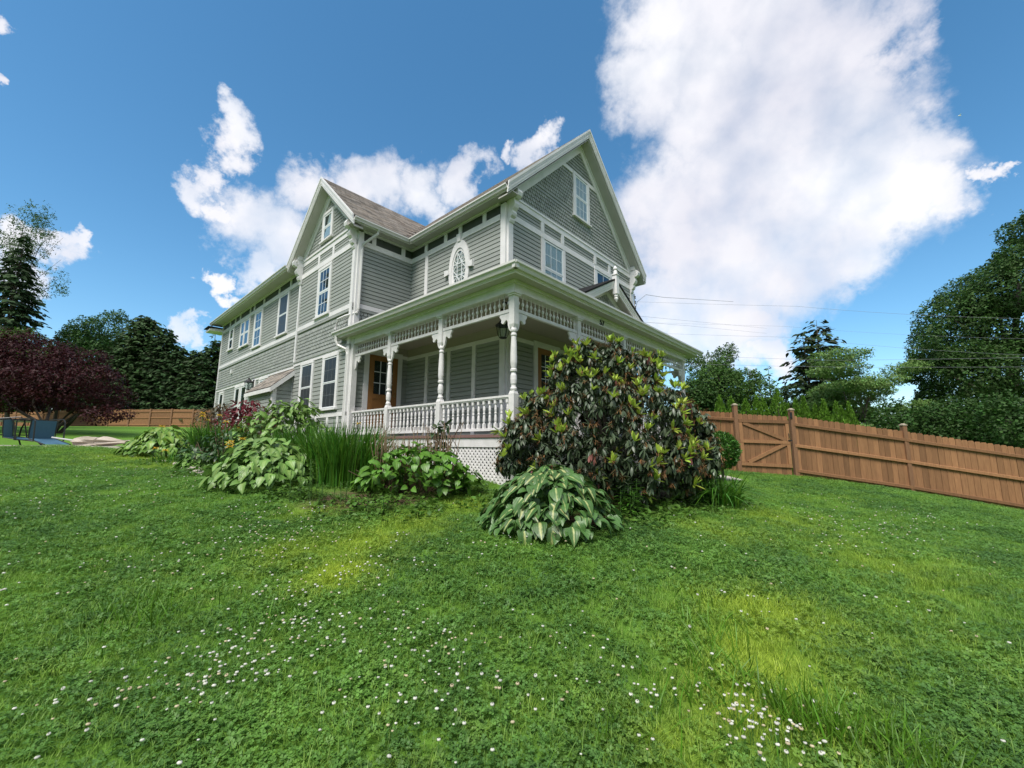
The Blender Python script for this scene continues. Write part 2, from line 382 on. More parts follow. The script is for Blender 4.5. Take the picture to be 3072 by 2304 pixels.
# wall cores -------------------------------------------------------
MRK = 0.985; RU, RZ, RV = 5.12, 10.04, 1.43         # main ridge
BK = 0.925; BV, BZ, BU = 8.0, 8.55, -0.47              # bay ridge
def mz(u): return RZ - MRK * abs(u - RU)
def bz(v): return BZ - BK * abs(v - BV)
def wall(name, poly, ext, m=M_SIDING):
    return MB().prism(poly, ext).obj(name, m, HOUSE, HL)
front = wall('front_wall', [(U0, V0, -.3), (U1, V0, -.3), (U1, V0, 6.1), (RU, V0, 9.6), (U0, V0, 6.1)], (0, .2, 0))
side = wall('side_wall', [(U0 + .001, V0 + .2, -.3), (U0 + .001, VB, -.3), (U0 + .001, VB, 6.1), (U0 + .001, V0 + .2, 6.1)], (.2, 0, 0))
ret = wall('return_wall', [(UB + .2, VB, -.3), (U0, VB, -.3), (U0, VB, 6.1), (UB + .2, VB, 6.1)], (0, .2, 0))
bay = wall('bay_wall', [(UB, VB, -.7), (UB, VE, -.7), (UB, VE, 6.1), (UB, BV, 8.1), (UB, VB, 6.1)], (.2, 0, 0))
wing = wall('wing_wall', [(UW, VE, -.7), (UW, VF, -.7), (UW, VF, 6.15), (UW, VE, 6.15)], (.2, 0, 0))
wall('rear_walls', [(UW, VF, -.7), (U1 - .001, VF, -.7), (U1 - .001, VF, 6.1), (UW, VF, 6.1)], (0, -.2, 0))
wall('right_wall', [(U1 - .201, V0 + .2, -.7), (U1 - .201, VF - .2, -.7), (U1 - .201, VF - .2, 6.1), (U1 - .201, V0 + .2, 6.1)], (.2, 0, 0))

# siding -----------------------------------------------------------
clapboards(FF, front, U0 + .1, U1 - .1, 3.25, 5.70)
clapboards(FF, front, U0 + .1, U1 - .1, 5.86, 6.15, .1)
clapboards(FF, front, U0 + .1, U1 - .1, .20, 2.56)
clapboards(FS, side, V0 + .14, VB, 3.25, 5.70)
clapboards(FS, side, V0 + .14, VB, .20, 2.56)
clapboards(FR, ret, UB + .1, U0, 3.96, 5.70)
clapboards(FR, ret, UB + .1, U0, .20, 2.56)
clapboards(FB, bay, VB + .1, VE - .02, 3.96, 5.70)
clapboards(FB, bay, VB + .1, VE - .02, 5.86, 6.15, .1)
clapboards(FB, bay, VB + .1, VE - .02, -.3, 2.61, .127)
clapboards(FW, wing, VE, VF, 3.96, 5.70)
clapboards(FW, wing, VE, VF, -.3, 2.61, .127)
scallops('fish_scale_shingles', FF, lambda a, z: z < mz(a) - .52, U0, U1, 6.38, 9.6, front, square_rows=(6, 7, 19, 20, 21, 22, 23, 24, 25, 26))
scallops('fish_scale_shingles', FB, lambda a, z: z < bz(a) - .50, VB, VE, 6.38, 8.3, bay, square_rows=(5, 6, 12, 13, 14, 15, 16))
scallops('fish_scale_shingles', FB, lambda a, z: VB + .12 < a < VE - .02 and z < 3.70, VB, VE, 2.76, 3.8, bay, square_rows=(0, 1))
scallops('fish_scale_shingles', FW, lambda a, z: VE < a < VF - .1 and z < 3.70, VE, VF, 2.76, 3.8, wing, square_rows=(0, 1))
scallops('fish_scale_shingles', FR, lambda a, z: UB + .15 < a < U0 - .04 and z < 3.70, UB, U0, 2.95, 3.8, ret)

# belts, corner boards, strips --------------------------------------
for fr, a0, a1 in ((FF, U0, U1), (FB, VB, VE), (FW, VE, VF), (FS, V0 + .2, VB), (FR, UB, U0)):
    trim('belt_board', fr, a0, a1, 5.70, 5.86)
for fr, a0, a1 in ((FF, U0, U1), (FB, VB, VE)):
    trim('belt_board', fr, a0, a1, 6.15, 6.31); trim('belt_cap', fr, a0, a1, 6.31, 6.37, .075)
for fr, a0, a1 in ((FB, VB, VE), (FW, VE, VF), (FR, UB + .1, U0)):
    trim('belt_board', fr, a0, a1, 3.83, 3.96); 
    trim('belt_lower_strip', fr, a0, a1, 3.745, 3.826, .042, M_SIDING)
for fr, a0, a1 in ((FB, VB, VE), (FW, VE, VF)):
    trim('belt_board', fr, a0, a1, 2.61, 2.72); trim('drip_cap', fr, a0, a1, 2.72, 2.765, .07, M_SIDING)
    trim('water_table', fr, a0, a1, .78, .89)
for fr, a, b, z0, z1 in ((FF, U0 - .0, U0 + .17, .2, 6.30), (FF, U1 - .17, U1, .2, 6.30), (FS, V0, V0 + .17, .2, 6.1), (FB, VB, VB + .15, -.5, 6.2), (FR, UB, UB + .15, .2, 6.1), (FB, VE - .11, VE, 2.7, 6.2), (FW, VF - .12, VF, -.4, 6.1)):
    trim('corner_board', fr, a, b, z0, z1, .058)
# frieze panels under the eaves (dark boards between white blocks)
def frieze_panels(fr, a0, a1, cuts):
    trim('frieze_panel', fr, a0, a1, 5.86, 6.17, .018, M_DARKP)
    for c in cuts: trim('frieze_strip', fr, c - .065, c + .065, 5.86, 6.17)
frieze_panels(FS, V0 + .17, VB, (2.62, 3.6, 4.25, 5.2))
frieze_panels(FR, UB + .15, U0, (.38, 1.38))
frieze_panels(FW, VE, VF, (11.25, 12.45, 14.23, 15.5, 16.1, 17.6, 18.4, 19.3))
for c in (3.13, 4.08, 5.89, 6.82): trim('frieze_strip', FF, c - .07, c + .07, 5.86, 6.15)
for c in (7.5, 8.55): trim('frieze_strip', FB, c - .06, c + .06, 5.86, 6.15)
trim('wall_strip', FS, 5.08, 5.22, 3.25, 5.70)
# porch wall strips
for c in (4.96, 3.95, 2.93): trim('wall_strip', FS, c - .065, c + .065, .2, 2.56)
trim('wall_band', FS, V0 + .17, VB, 2.56, 2.66); trim('wall_band', FF, U0 + .17, U1 - .17, 2.56, 2.66); trim('wall_band', FR, UB + .15, U0, 2.58, 2.68)
trim('wall_band', FS, V0 + .17, VB, .90, 1.02, .046); trim('wall_band', FR, UB + .15, .31, .90, 1.02, .046)
trim('porch_frieze', FS, V0 + .17, VB, 2.66, 2.93, .02, M_CEIL); trim('porch_frieze', FF, U0 + .17, U1 - .17, 2.66, 2.93, .02, M_CEIL); trim('porch_frieze', FR, UB + .15, U0, 2.68, 2.93, .02, M_CEIL)
# soft grey panel boards below the wing's first floor line
for c in (6.45, 7.1, 7.9, 8.7, 9.5): trim('wall_strip', FB, c - .06, c + .06, -.3, .78)

# windows ----------------------------------------------------------
def window(fr, a0, a1, z0, z1, cols=3, rows=2, curtain=False, screen_low=False, cw=.12, sill=True, screen=False, gap=None, head=True):
    c = MB(); o1 = .066
    fbox(c, fr, a0 - cw, a0, -.01, o1, z0 - .02, z1 + .02); fbox(c, fr, a1, a1 + cw, -.01, o1 + .0008, z0 - .02, z1 + .02)
    if head: fbox(c, fr, a0 - cw - .005, a1 + cw + .005, -.01, o1 + .006, z1 + .02, z1 + .11)
    if sill: fbox(c, fr, a0 - cw - .05, a1 + cw + .05, -.01, o1 + .045, z0 - .075, z0 - .02)
    else: fbox(c, fr, a0 - cw, a1 + cw, -.01, o1 + .002, z0 - .1, z0 - .02)
    w = c.obj('window', M_WHITE, HOUSE, HL)
    zm = (z0 + z1) / 2; fw = .03 if screen else .045
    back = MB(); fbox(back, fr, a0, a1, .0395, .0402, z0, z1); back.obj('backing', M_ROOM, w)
    for nm, lo, hi, oo in (('upper_sash', zm, z1, .060), ('lower_sash', z0, zm, .054)):
        s = MB()
        if gap and nm == 'lower_sash': lo, hi = lo + gap * .0, hi
        fbox(s, fr, a0, a0 + fw, .041, oo, lo, hi); fbox(s, fr, a1 - fw, a1, .041, oo, lo, hi)
        fbox(s, fr, a0 + fw, a1 - fw, .041, oo + .0007, lo, lo + fw); fbox(s, fr, a0 + fw, a1 - fw, .041, oo - .0007, hi - fw, hi)
        so_ = s.obj(nm, M_SASH, w)
        gl = MB(); fbox(gl, fr, a0 + fw, a1 - fw, .0485, .0492, lo + fw, hi - fw)
        gl.obj('pane', M_SCREEN if screen else M_GLASS, w)
        mu = MB()
        for i in range(1, cols):
            a = a0 + fw + (a1 - a0 - 2 * fw) * i / cols; fbox(mu, fr, a - .009, a + .009, .0495, .0525, lo + fw, hi - fw)
        for i in range(1, rows):
            z = lo + fw + (hi - lo - 2 * fw) * i / rows; fbox(mu, fr, a0 + fw, a1 - fw, .0496, .052, z - .009, z + .009)
        mu.obj('muntins', M_SASH if not screen else mat('screened_muntin', (0.10, 0.115, 0.125), .6), w)
    if curtain:
        V = []; F = []; n = 60
        for i in range(n + 1):
            a = a0 + .02 + (a1 - a0 - .04) * i / n; o = .0440 + .0022 * math.sin(i * 1.3 + math.sin(i * .35) * 2)
            V += [fr.p(a, o, z0 + .02), fr.p(a, o, z1 - .02)]
            if i: F.append((2 * i - 2, 2 * i, 2 * i + 1, 2 * i - 1))
        me = bpy.data.meshes.new('curtain'); me.from_pydata(V, [], F); me.materials.append(M_CURTAIN); link(bpy.data.objects.new('curtain', me), w)
    return w
window(FF, 3.19, 4.07, 4.05, 5.66, curtain=True)
window(FF, 5.95, 6.80, 4.05, 5.66, cols=2, rows=1)
window(FF, 4.80, 5.48, 7.10, 8.46, cols=3, rows=2, curtain=True)
window(FB, 6.70, 7.53, 1.05, 2.53, cols=3, rows=2, screen=True)
window(FB, 8.43, 9.22, 1.05, 2.53, cols=3, rows=2, screen=True)
window(FB, 7.62, 8.36, 4.02, 5.54, cols=3, rows=2)
window(FB, 7.80, 8.34, 6.60, 7.46, cols=1, rows=1, curtain=False)
window(FW, 11.40, 12.24, 4.12, 5.64, cols=3, rows=2, screen=True)
window(FW, 14.35, 15.16, 4.12, 5.62, cols=2, rows=2)
window(FW, 16.05, 16.63, 4.45, 5.62, cols=1, rows=1); window(FW, 16.72, 17.25, 4.45, 5.62, cols=1, rows=1, cw=.09)
window(FW, 18.55, 19.1, 4.62, 5.62, cols=1, rows=1)
window(FW, 12.9, 13.75, .9, 2.53, cols=1, rows=1); window(FW, 15.55, 16.2, .2, 2.5, cols=1, rows=1); window(FW, 16.5, 17.1, .9, 2.5, cols=1, rows=1); window(FW, 19.2, 19.8, .9, 2.45, cols=1, rows=1)
# curtain seen slantwise in the little bay gable window
cz = MB(); cz.prism([FB.p(7.87, .044, 7.40), FB.p(8.0, .044, 7.40), FB.p(8.3, .044, 6.68), FB.p(7.87, .044, 6.68)], np.array(FB.p(0, .002, 0)) - np.array(FB.p(0, 0, 0)))
cz.obj('gathered_curtain', M_CURTAIN, HOUSE, HL)
trim('gable_band', FF, 3.75, 6.49, 8.47, 8.60, .04); trim('gable_band', FB, 7.5, 8.5, 7.47, 7.60, .04)
for a in (4.60, 5.56): pass

# oval window
def oval():
    c = (3.60, 4.84); a_, b_ = .43, .86; n = 40; mb = MB()
    for (ro, ri, o) in ((1, .70, .075), (.72, .60, .05)):
        ring = []
        for k in range(n):
            t = 2 * math.pi * k / n
            ring.append((c[0] + a_ * ro * math.cos(t), c[1] + b_ * ro * math.sin(t), c[0] + (a_ * ri) * math.cos(t), c[1] + (b_ * ri + .02) * math.sin(t)))
        for k in range(n):
            p = ring[k]; q = ring[(k + 1) % n]
            mb.hexa([FS.p(p[0], 0, p[1]), FS.p(q[0], 0, q[1]), FS.p(q[2], 0, q[3]), FS.p(p[2], 0, p[3]), FS.p(p[0], o, p[1]), FS.p(q[0], o, q[1]), FS.p(q[2], o, q[3]), FS.p(p[2], o, p[3])])
    w = mb.obj('oval_window', M_WHITE, HOUSE, HL)
    for t in (90, 0, 180, 270):
        t = math.radians(t); ca, sa = math.cos(t), math.sin(t)
        k = MB(); R0 = (a_ if abs(ca) > .5 else b_)
        def pt(r, s, o): return FS.p(c[0] + ca * r - sa * s, o, c[1] + sa * r + ca * s)
        P = [pt(R0 * .93, -.06, 0), pt(R0 + .16, -.09, 0), pt(R0 + .16, .09, 0), pt(R0 * .93, .06, 0)]
        P2 = [pt(R0 * .93, -.06, .10), pt(R0 + .16, -.09, .11), pt(R0 + .16, .09, .11), pt(R0 * .93, .06, .10)]
        k.hexa(P + P2); k.obj('keystone', M_WHITE, w)
    g = MB(); g.prism([FS.p(c[0] + a_ * .62 * math.cos(2 * math.pi * k / 32), .030, c[1] + b_ * .64 * math.sin(2 * math.pi * k / 32)) for k in range(32)], (-.002, 0, 0)); g.obj('pane', M_GLASS, w)
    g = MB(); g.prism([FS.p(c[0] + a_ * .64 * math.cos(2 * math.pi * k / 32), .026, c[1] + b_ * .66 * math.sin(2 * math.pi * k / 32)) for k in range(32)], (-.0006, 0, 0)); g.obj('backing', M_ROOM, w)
    m = MB(); A, B = a_ * .61, b_ * .63
    def bar(x0, z0, x1, z1):
        d = np.array([x1 - x0, z1 - z0]); d /= np.linalg.norm(d); q = np.array([-d[1], d[0]]) * .009
        P = [(x0 - q[0], z0 - q[1]), (x1 - q[0], z1 - q[1]), (x1 + q[0], z1 + q[1]), (x0 + q[0], z0 + q[1])]
        m.hexa([FS.p(c[0] + x, .033, c[1] + z) for x, z in P] + [FS.p(c[0] + x, .045, c[1] + z) for x, z in P])
    w_, h_ = .095, .17
    for s in (-1, 1):
        e = B * math.sqrt(1 - (w_ / A) ** 2); bar(s * w_, -e, s * w_, e)
        e = A * math.sqrt(1 - (h_ / B) ** 2); bar(-e, s * h_, e, s * h_)
        for r in (-1, 1):
            bar(s * w_, r * h_, s * A * .93, r * B * .38 + r * .12); bar(s * w_, r * h_, -s * w_ * .9, r * B * .93)
            bar(s * w_, r * h_, s * A * .98, 0)
    m.obj('muntins', M_SASH, w)
oval()

# doors ------------------------------------------------------------
def door(fr, a0, a1, z0, z1, cols=3, rows=3, gz0=.46, knob_right=True):
    d = MB(); fbox(d, fr, a0, a1, .02, .0448, z0, z1); w = d.obj('door', M_DOOR, HOUSE, HL)
    W = a1 - a0; H = z1 - z0; g0, g1 = a0 + W * .17, a1 - W * .17; h0, h1 = z0 + H * gz0, z1 - H * .075
    f = MB()
    for (x0, x1, y0, y1) in ((a0 + .003, g0, z0 + .003, z1 - .003), (g1, a1 - .003, z0 + .003, z1 - .003), (g0, g1, h1, z1 - .004), (g0, g1, h0 - .13, h0), (g0, g1, z0 + .004, z0 + .2), ((g0 + g1) / 2 - .05, (g0 + g1) / 2 + .05, z0 + .2, h0 - .13)):
        fbox(f, fr, x0, x1, .044, .062, y0, y1)
    f.obj('stile_and_rail_frame', M_DOOR, w)
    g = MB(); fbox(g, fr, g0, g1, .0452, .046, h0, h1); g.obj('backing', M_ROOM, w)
    g = MB(); fbox(g, fr, g0, g1, .050, .0508, h0, h1); g.obj('pane', M_GLASS, w)
    m = MB()
    for i in range(1, cols): a = g0 + (g1 - g0) * i / cols; fbox(m, fr, a - .011, a + .011, .051, .057, h0, h1)
    for i in range(1, rows): z = h0 + (h1 - h0) * i / rows; fbox(m, fr, g0, g1, .0512, .0566, z - .011, z + .011)
    m.obj('muntins', M_SASH, w)
    k = MB(); ka = a1 - .07 if knob_right else a0 + .07
    fbox(k, fr, ka - .02, ka + .02, .06, .07, z0 + .9, z0 + .99); fbox(k, fr, ka - .085, ka + .015, .07, .085, z0 + .93, z0 + .955); fbox(k, fr, ka - .025, ka + .025, .06, .078, z0 + 1.06, z0 + 1.11)
    k.obj('handle', M_BRASS, w)
    for x0, x1, y0, y1 in ((a0 - .15, a0 - .004, .2, z1 + .16), (a1 + .004, a1 + .15, .2, z1 + .161), (a0 - .004, a1 + .004, z1 + .004, z1 + .16)):
        trim('door_casing', fr, x0, x1, y0, y1, .06)
    trim('door_sill', fr, a0 - .1, a1 + .1, .2, z0 - .004, .12, M_FLOORW)
door(FR, .445, 1.36, .48, 2.56)
door(FF, 2.88, 3.72, .44, 2.54)

# roofs ------------------------------------------------------------
def tabs(name, parent, P0, e_run, e_up, n_hat, length, rise, clip=None, w=.32, ex=.145):
    """courses of asphalt tabs on a roof plane: P0 lower corner, unit vectors along the eave, up the slope and out of it"""
    V = []; F = []; C = []
    P0, e_run, e_up, n_hat = (np.array(t, float) for t in (P0, e_run, e_up, n_hat))
    r = 0; y = 0.0
    while y < rise:
        x = -(r * .37 % 1) * w
        while x < length:
            x0, x1 = max(0, x + .004), min(length, x + w - .004)
            if x1 - x0 > .02 and (clip is None or clip((x0 + x1) / 2, y)):
                y1 = min(y + ex * 1.3, rise); b = len(V); th = random.uniform(.012, .02)
                for (xx, yy, o) in ((x0, y, th), (x1, y, th), (x1, y1, .004), (x0, y1, .004), (x0, y, -.002), (x1, y, -.002)):
                    V.append(P0 + e_run * xx + e_up * yy + n_hat * o)
                F += [(b, b + 1, b + 2, b + 3), (b + 4, b + 5, b + 1, b)]
                g = random.choice((.6, .78, .95, 1.0, 1.15)); t = random.uniform(-.03, .03); C += [(g + t, g, g - t)] * 6
            x += w
        y += ex; r += 1
    me = np_mesh(name, np.array(V), np.array(F), M_ROOF, col=np.array(C))
    return tag(link(bpy.data.objects.new(name, me), parent), kind='stuff')

VROOF_END = VF + .4
def slope_slab(mb, pts, t):  # pts 4 on top plane
    lo = [(p[0], p[1], p[2] - t) for p in pts]
    return mb.hexa(lo + list(pts))
EU0, EU1 = RU - 3.78, RU + 3.78
mr_ = MB()
slope_slab(mr_, [(EU0, RV, mz(EU0)), (RU, RV, RZ), (RU, VROOF_END, RZ), (EU0, VROOF_END, mz(EU0))], .10)
roofL = mr_.obj('main_roof', M_ROOF, HOUSE, HL)
mr_ = MB(); slope_slab(mr_, [(RU, RV, RZ), (EU1, RV, mz(EU1)), (EU1, VROOF_END, mz(EU1)), (RU, VROOF_END, RZ)], .10)
mr_.obj('main_roof', M_ROOF, HOUSE, HL)
q = math.hypot(1, MRK)
tabs('roof_shingle_courses', roofL, (EU0, RV, mz(EU0)), (0, 1, 0), (1 / q, 0, MRK / q), (-MRK / q, 0, 1 / q), VB + 3.2 - RV, 3.78 * q)
# bay roof
EVR, EVL = BV - 2.42, BV + 2.42
UI = RU - (RZ - BZ) / MRK + .05       # where the bay ridge dies into the main slope
ue = RU - (RZ - bz(EVR)) / MRK        # valley foot
b_ = MB(); b_.hexa([(BU, EVR, bz(EVR) - .1), (ue, EVR, bz(EVR) - .1), (UI, BV, BZ - .1), (BU, BV, BZ - .1), (BU, EVR, bz(EVR)), (ue, EVR, bz(EVR)), (UI, BV, BZ), (BU, BV, BZ)])
broof = b_.obj('bay_roof', M_ROOF, HOUSE, HL)
b_ = MB(); b_.hexa([(BU, BV, BZ - .1), (UI, BV, BZ - .1), (ue, EVL, bz(EVL) - .1), (BU, EVL, bz(EVL) - .1), (BU, BV, BZ), (UI, BV, BZ), (ue, EVL, bz(EVL)), (BU, EVL, bz(EVL))])
b_.obj('bay_roof', M_ROOF, HOUSE, HL)
q2 = math.hypot(1, BK); rb = 2.42 * q2
tabs('roof_shingle_courses', broof, (BU, EVR, bz(EVR)), (1, 0, 0), (0, 1 / q2, BK / q2), (0, -BK / q2, 1 / q2), UI - BU, rb, clip=lambda x, y: BU + x < ue + (UI - ue) * y / rb)
# wing roof (low slope, only its eave shows)
wr = MB(); slope_slab(wr, [(-.5, VE + .4, 6.30), (4.2, VE + .4, 9.0), (4.2, VF + .45, 9.0), (-.5, VF + .45, 6.30)], .1); wr.obj('wing_roof', M_ROOF, HOUSE, HL)

# eaves: soffits, gutters, fascias
def gutter(name, pts, drop=.11, w=.10, out=None):
    """K-style trough along a horizontal line, out = outward unit vector"""
    a, b = np.array(pts[0], float), np.array(pts[1], float); o = np.array(out, float)
    prof = [(0, 0), (0, -drop), (w * .55, -drop), (w * .72, -drop * .55), (w, -drop * .32), (w, 0), (w - .014, 0), (w - .014, -.025), (.012, -.025), (.012, 0)]
    mb = MB(); mb.prism([a + o * x + np.array([0, 0, z]) for x, z in prof], b - a)
    return mb.obj(name, M_GUTTER, HOUSE, HL)
def board(name, a, b, m=M_WHITE):
    return MB().box(a, b).obj(name, m, HOUSE, HL)
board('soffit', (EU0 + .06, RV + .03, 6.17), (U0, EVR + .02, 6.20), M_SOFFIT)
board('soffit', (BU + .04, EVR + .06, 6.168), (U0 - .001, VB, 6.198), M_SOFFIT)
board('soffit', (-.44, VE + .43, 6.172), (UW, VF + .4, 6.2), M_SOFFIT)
board('bed_moulding', (U0 - .09, V0 + .2, 6.11), (U0 - .035, VB - .06, 6.165)); board('bed_moulding', (UB + .12, VB - .09, 6.108), (U0 - .06, VB - .035, 6.163)); board('bed_moulding', (-.09, VE + .1, 6.11), (-.035, VF, 6.165))
board('fascia', (EU0 + .03, RV + .04, 6.14), (EU0 + .06, EVR, 6.27)); board('fascia', (BU + .05, EVR + .03, 6.138), (EU0 + .05, EVR + .06, 6.268)); board('fascia', (-.47, VE + .42, 6.14), (-.44, VF + .42, 6.28))
gutter('gutter', ((EU0 + .03, RV + .02, 6.27), (EU0 + .03, EVR - .06, 6.27)), out=(-1, 0, 0))
gutter('gutter', ((BU + .02, EVR + .03, 6.268), (EU0 - .03, EVR + .03, 6.268)), out=(0, -1, 0))
gutter('gutter', ((-.47, VE + .38, 6.28), (-.47, VF + .44, 6.28)), out=(-1, 0, 0))
gutter('gutter', ((EU1 - .03, RV + .02, 6.12), (EU1 - .03, VF, 6.12)), out=(1, 0, 0))
board('soffit', (U1, RV + .42, 6.02), (EU1 - .05, VF, 6.06), M_SOFFIT)
# far end: boxed eave return
er = MB(); er.hexa([(-.62, VF - .05, 5.82), (-.62, VF + .8, 5.82), (.1, VF + .8, 5.82), (.1, VF - .05, 5.82), (-.62, VF - .05, 5.92), (-.62, VF + .8, 5.92), (.1, VF + .8, 5.98), (.1, VF - .05, 5.98)])
er.obj('eave_return', M_WHITE, HOUSE, HL)
board('eave_return_cap', (-.7, VF - .1, 5.985), (.1, VF + .85, 6.02), M_ROOF)

# rakes (gable overhangs)
def rake(fr, apex, k, half, over, o_wall, tag_):
    """fr: wall frame of the gable; apex (a, z); over: overhang beyond the wall"""
    a_, z_ = apex
    for s in (-1, 1):
        A = (a_, z_); B = (a_ + s * half, z_ - k * half)
        def sl(o0, o1, d0, d1, name, m=M_WHITE, hb=half):
            B2 = (a_ + s * hb, z_ - k * hb)
            P = [fr.p(A[0], o0, A[1] - d1), fr.p(B2[0], o0, B2[1] - d1), fr.p(B2[0], o0, B2[1] - d0), fr.p(A[0], o0, A[1] - d0)]
            Q = [fr.p(A[0], o1, A[1] - d1), fr.p(B2[0], o1, B2[1] - d1), fr.p(B2[0], o1, B2[1] - d0), fr.p(A[0], o1, A[1] - d0)]
            MB().hexa(P + Q).obj(name, m, HOUSE, HL)
        sl(over - .035, over, -.005, .27, 'rake_board')
        sl(over, over + .022, -.02, .12, 'rake_moulding'); sl(over + .022, over + .04, -.028, .05, 'rake_moulding')
        sl(over + .0, over + .014, .125, .20, 'rake_moulding')
        sl(.06, over - .035, .30, .33, 'rake_soffit', M_SOFFIT, half - .02)
        sl(.0, .055, .33, .62, 'rake_frieze', M_WHITE, half - .42)
        sl(.055, .085, .33, .40, 'rake_moulding', M_WHITE, half - .42)
rake(FF, (RU, RZ), MRK, 3.78, .40, 0, 'f'); rake(FB, (BV, BZ), BK, 2.42, .37, 0, 'b')

# scroll brackets at the gable corners
def scroll_bracket(fr, a, z_top, proj, h, wdt):
    pr = [(0, 0), (proj * .62, 0), (proj * .9, -.05), (proj, -.13), (proj * .93, -.22), (proj * .74, -.27), (proj * .60, -.25), (proj * .56, -.30), (proj * .66, -h * .48), (proj * .56, -h * .58), (proj * .36, -h * .66),
          (proj * .42, -h * .74), (proj * .34, -h * .82), (proj * .16, -h * .86), (proj * .2, -h * .93), (proj * .12, -h), (0, -h)]
    mb = MB(); mb.prism([fr.p(a - wdt / 2, .04 + o, z_top + z) for o, z in pr], np.array(fr.p(wdt, 0, 0)) - np.array(fr.p(0, 0, 0)))
    b = mb.obj('scroll_bracket', M_WHITE, HOUSE, HL)
    sp_ = MB()
    for s in (-1, 1):
        pts = []
        for k in range(16):
            t = k / 15 * 2.6 * math.pi; r = .018 + .055 * (1 - k / 15)
            pts.append(fr.p(a + s * wdt / 2, .04 + proj * .68 + r * math.cos(t + 1.2), z_top - .14 + r * math.sin(t + 1.2)))
        sp_.tube(pts, .012, 5)
    sp_.obj('scroll', M_WHITE, b)
    MB().prism([fr.p(a - wdt / 2 - .03, .0, z_top), fr.p(a - wdt / 2 - .03, proj * .75, z_top), fr.p(a - wdt / 2 - .03, proj * .75, z_top + .13), fr.p(a - wdt / 2 - .03, 0, z_top + .13)], np.array(fr.p(wdt + .06, 0, 0)) - np.array(fr.p(0, 0, 0))).obj('cap', M_WHITE, b)
scroll_bracket(FF, U0 + .09, 6.42, .34, .84, .17); scroll_bracket(FF, U1 - .09, 6.42, .34, .84, .17)
scroll_bracket(FB, VB + .09, 6.40, .33, .82, .17); scroll_bracket(FB, VE - .07, 6.38, .34, .86, .17)

# porch ------------------------------------------------------------
PR = 8.13            # far porch corner
PF = .20             # floor
board('porch_floor', (-.10, -.10, PF - .05), (U0 - .001, VB - .001, PF), M_FLOORW); board('porch_floor', (U0, -.10, PF - .05), (PR + .12, V0 - .001, PF), M_FLOORW)
board('floor_edge', (-.135, -.135, PF - .058), (-.101, VB - .03, PF - .006), M_NOSING); board('floor_edge', (-.10, -.134, PF - .058), (PR + .14, -.101, PF - .006), M_NOSING)
for v0_, v1_ in ((-.112, 1.56), (1.563, 4.2), (4.203, VB)): board('skirt_board', (-.112 + .002 * (v0_ > 0), v0_, -.03), (-.07, v1_, PF - .06), M_PORCHW)
for u0_, u1_ in ((-.069, 2.0), (4.2, PR + .1)): board('skirt_board', (u0_, -.111, -.03), (u1_, -.07, PF - .06), M_PORCHW)
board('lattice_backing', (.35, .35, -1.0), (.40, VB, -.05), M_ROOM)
lt = MB(); zb, zt = -.86, -.034; sp_ = .098
for s, uu in ((1, -.088), (-1, -.080)):
    x = -.1 - (zt - zb)
    while x < VB:
        # strip from (x, zb) to (x + s*h, zt) clipped to the panel
        h = zt - zb; x0, x1 = (x, x + h) if s > 0 else (x + h, x)
        t0, t1 = 0.0, 1.0
        lo, hi = -.1, VB - .3
        for tt in np.linspace(0, 1, 2): pass
        f = lambda t: x0 + (x1 - x0) * t
        ts = [t for t in np.linspace(0, 1, 81) if lo <= f(t) <= hi]
        if len(ts) > 2:
            a, b = ts[0], ts[-1]; w2 = .019
            A = np.array([f(a), zb + h * a]); B = np.array([f(b), zb + h * b]); d = (B - A) / np.linalg.norm(B - A); n_ = np.array([-d[1], d[0]]) * w2
            P = [A - n_, B - n_, B + n_, A + n_]
            lt.hexa([(uu, p[0], p[1]) for p in P] + [(uu - .007, p[0], p[1]) for p in P])
        x += sp_
tag(lt.obj('lattice', M_PORCHW, HOUSE, HL), kind='stuff')
lt = MB()
for s, uu in ((1, -.088), (-1, -.080)):
    x = -1.0
    while x < PR:
        h = zt - zb; x0, x1 = (x, x + h) if s > 0 else (x + h, x)
        if x0 > -.1 and x1 > -.1 and not (1.0 < x < 4.3):
            A = np.array([x0, zb]); B = np.array([x1, zt]); d = (B - A) / np.linalg.norm(B - A); n_ = np.array([-d[1], d[0]]) * .019
            P = [A - n_, B - n_, B + n_, A + n_]; lt.hexa([(p[0], uu, p[1]) for p in P] + [(p[0], uu - .007, p[1]) for p in P])
        x += sp_
tag(lt.obj('lattice', M_PORCHW, HOUSE, HL), kind='stuff')
board('lattice_post', (-.10, -.10, -.9), (-.03, -.03, -.03), M_PORCHW)
st = MB()
for i in range(4): st.box((2.15, -.16 - .3 * (i + 1), -1.2), (4.0, -.16 - .3 * i, PF - .19 * (i + 1)))
st.obj('front_steps', M_FLOORW, HOUSE, HL)

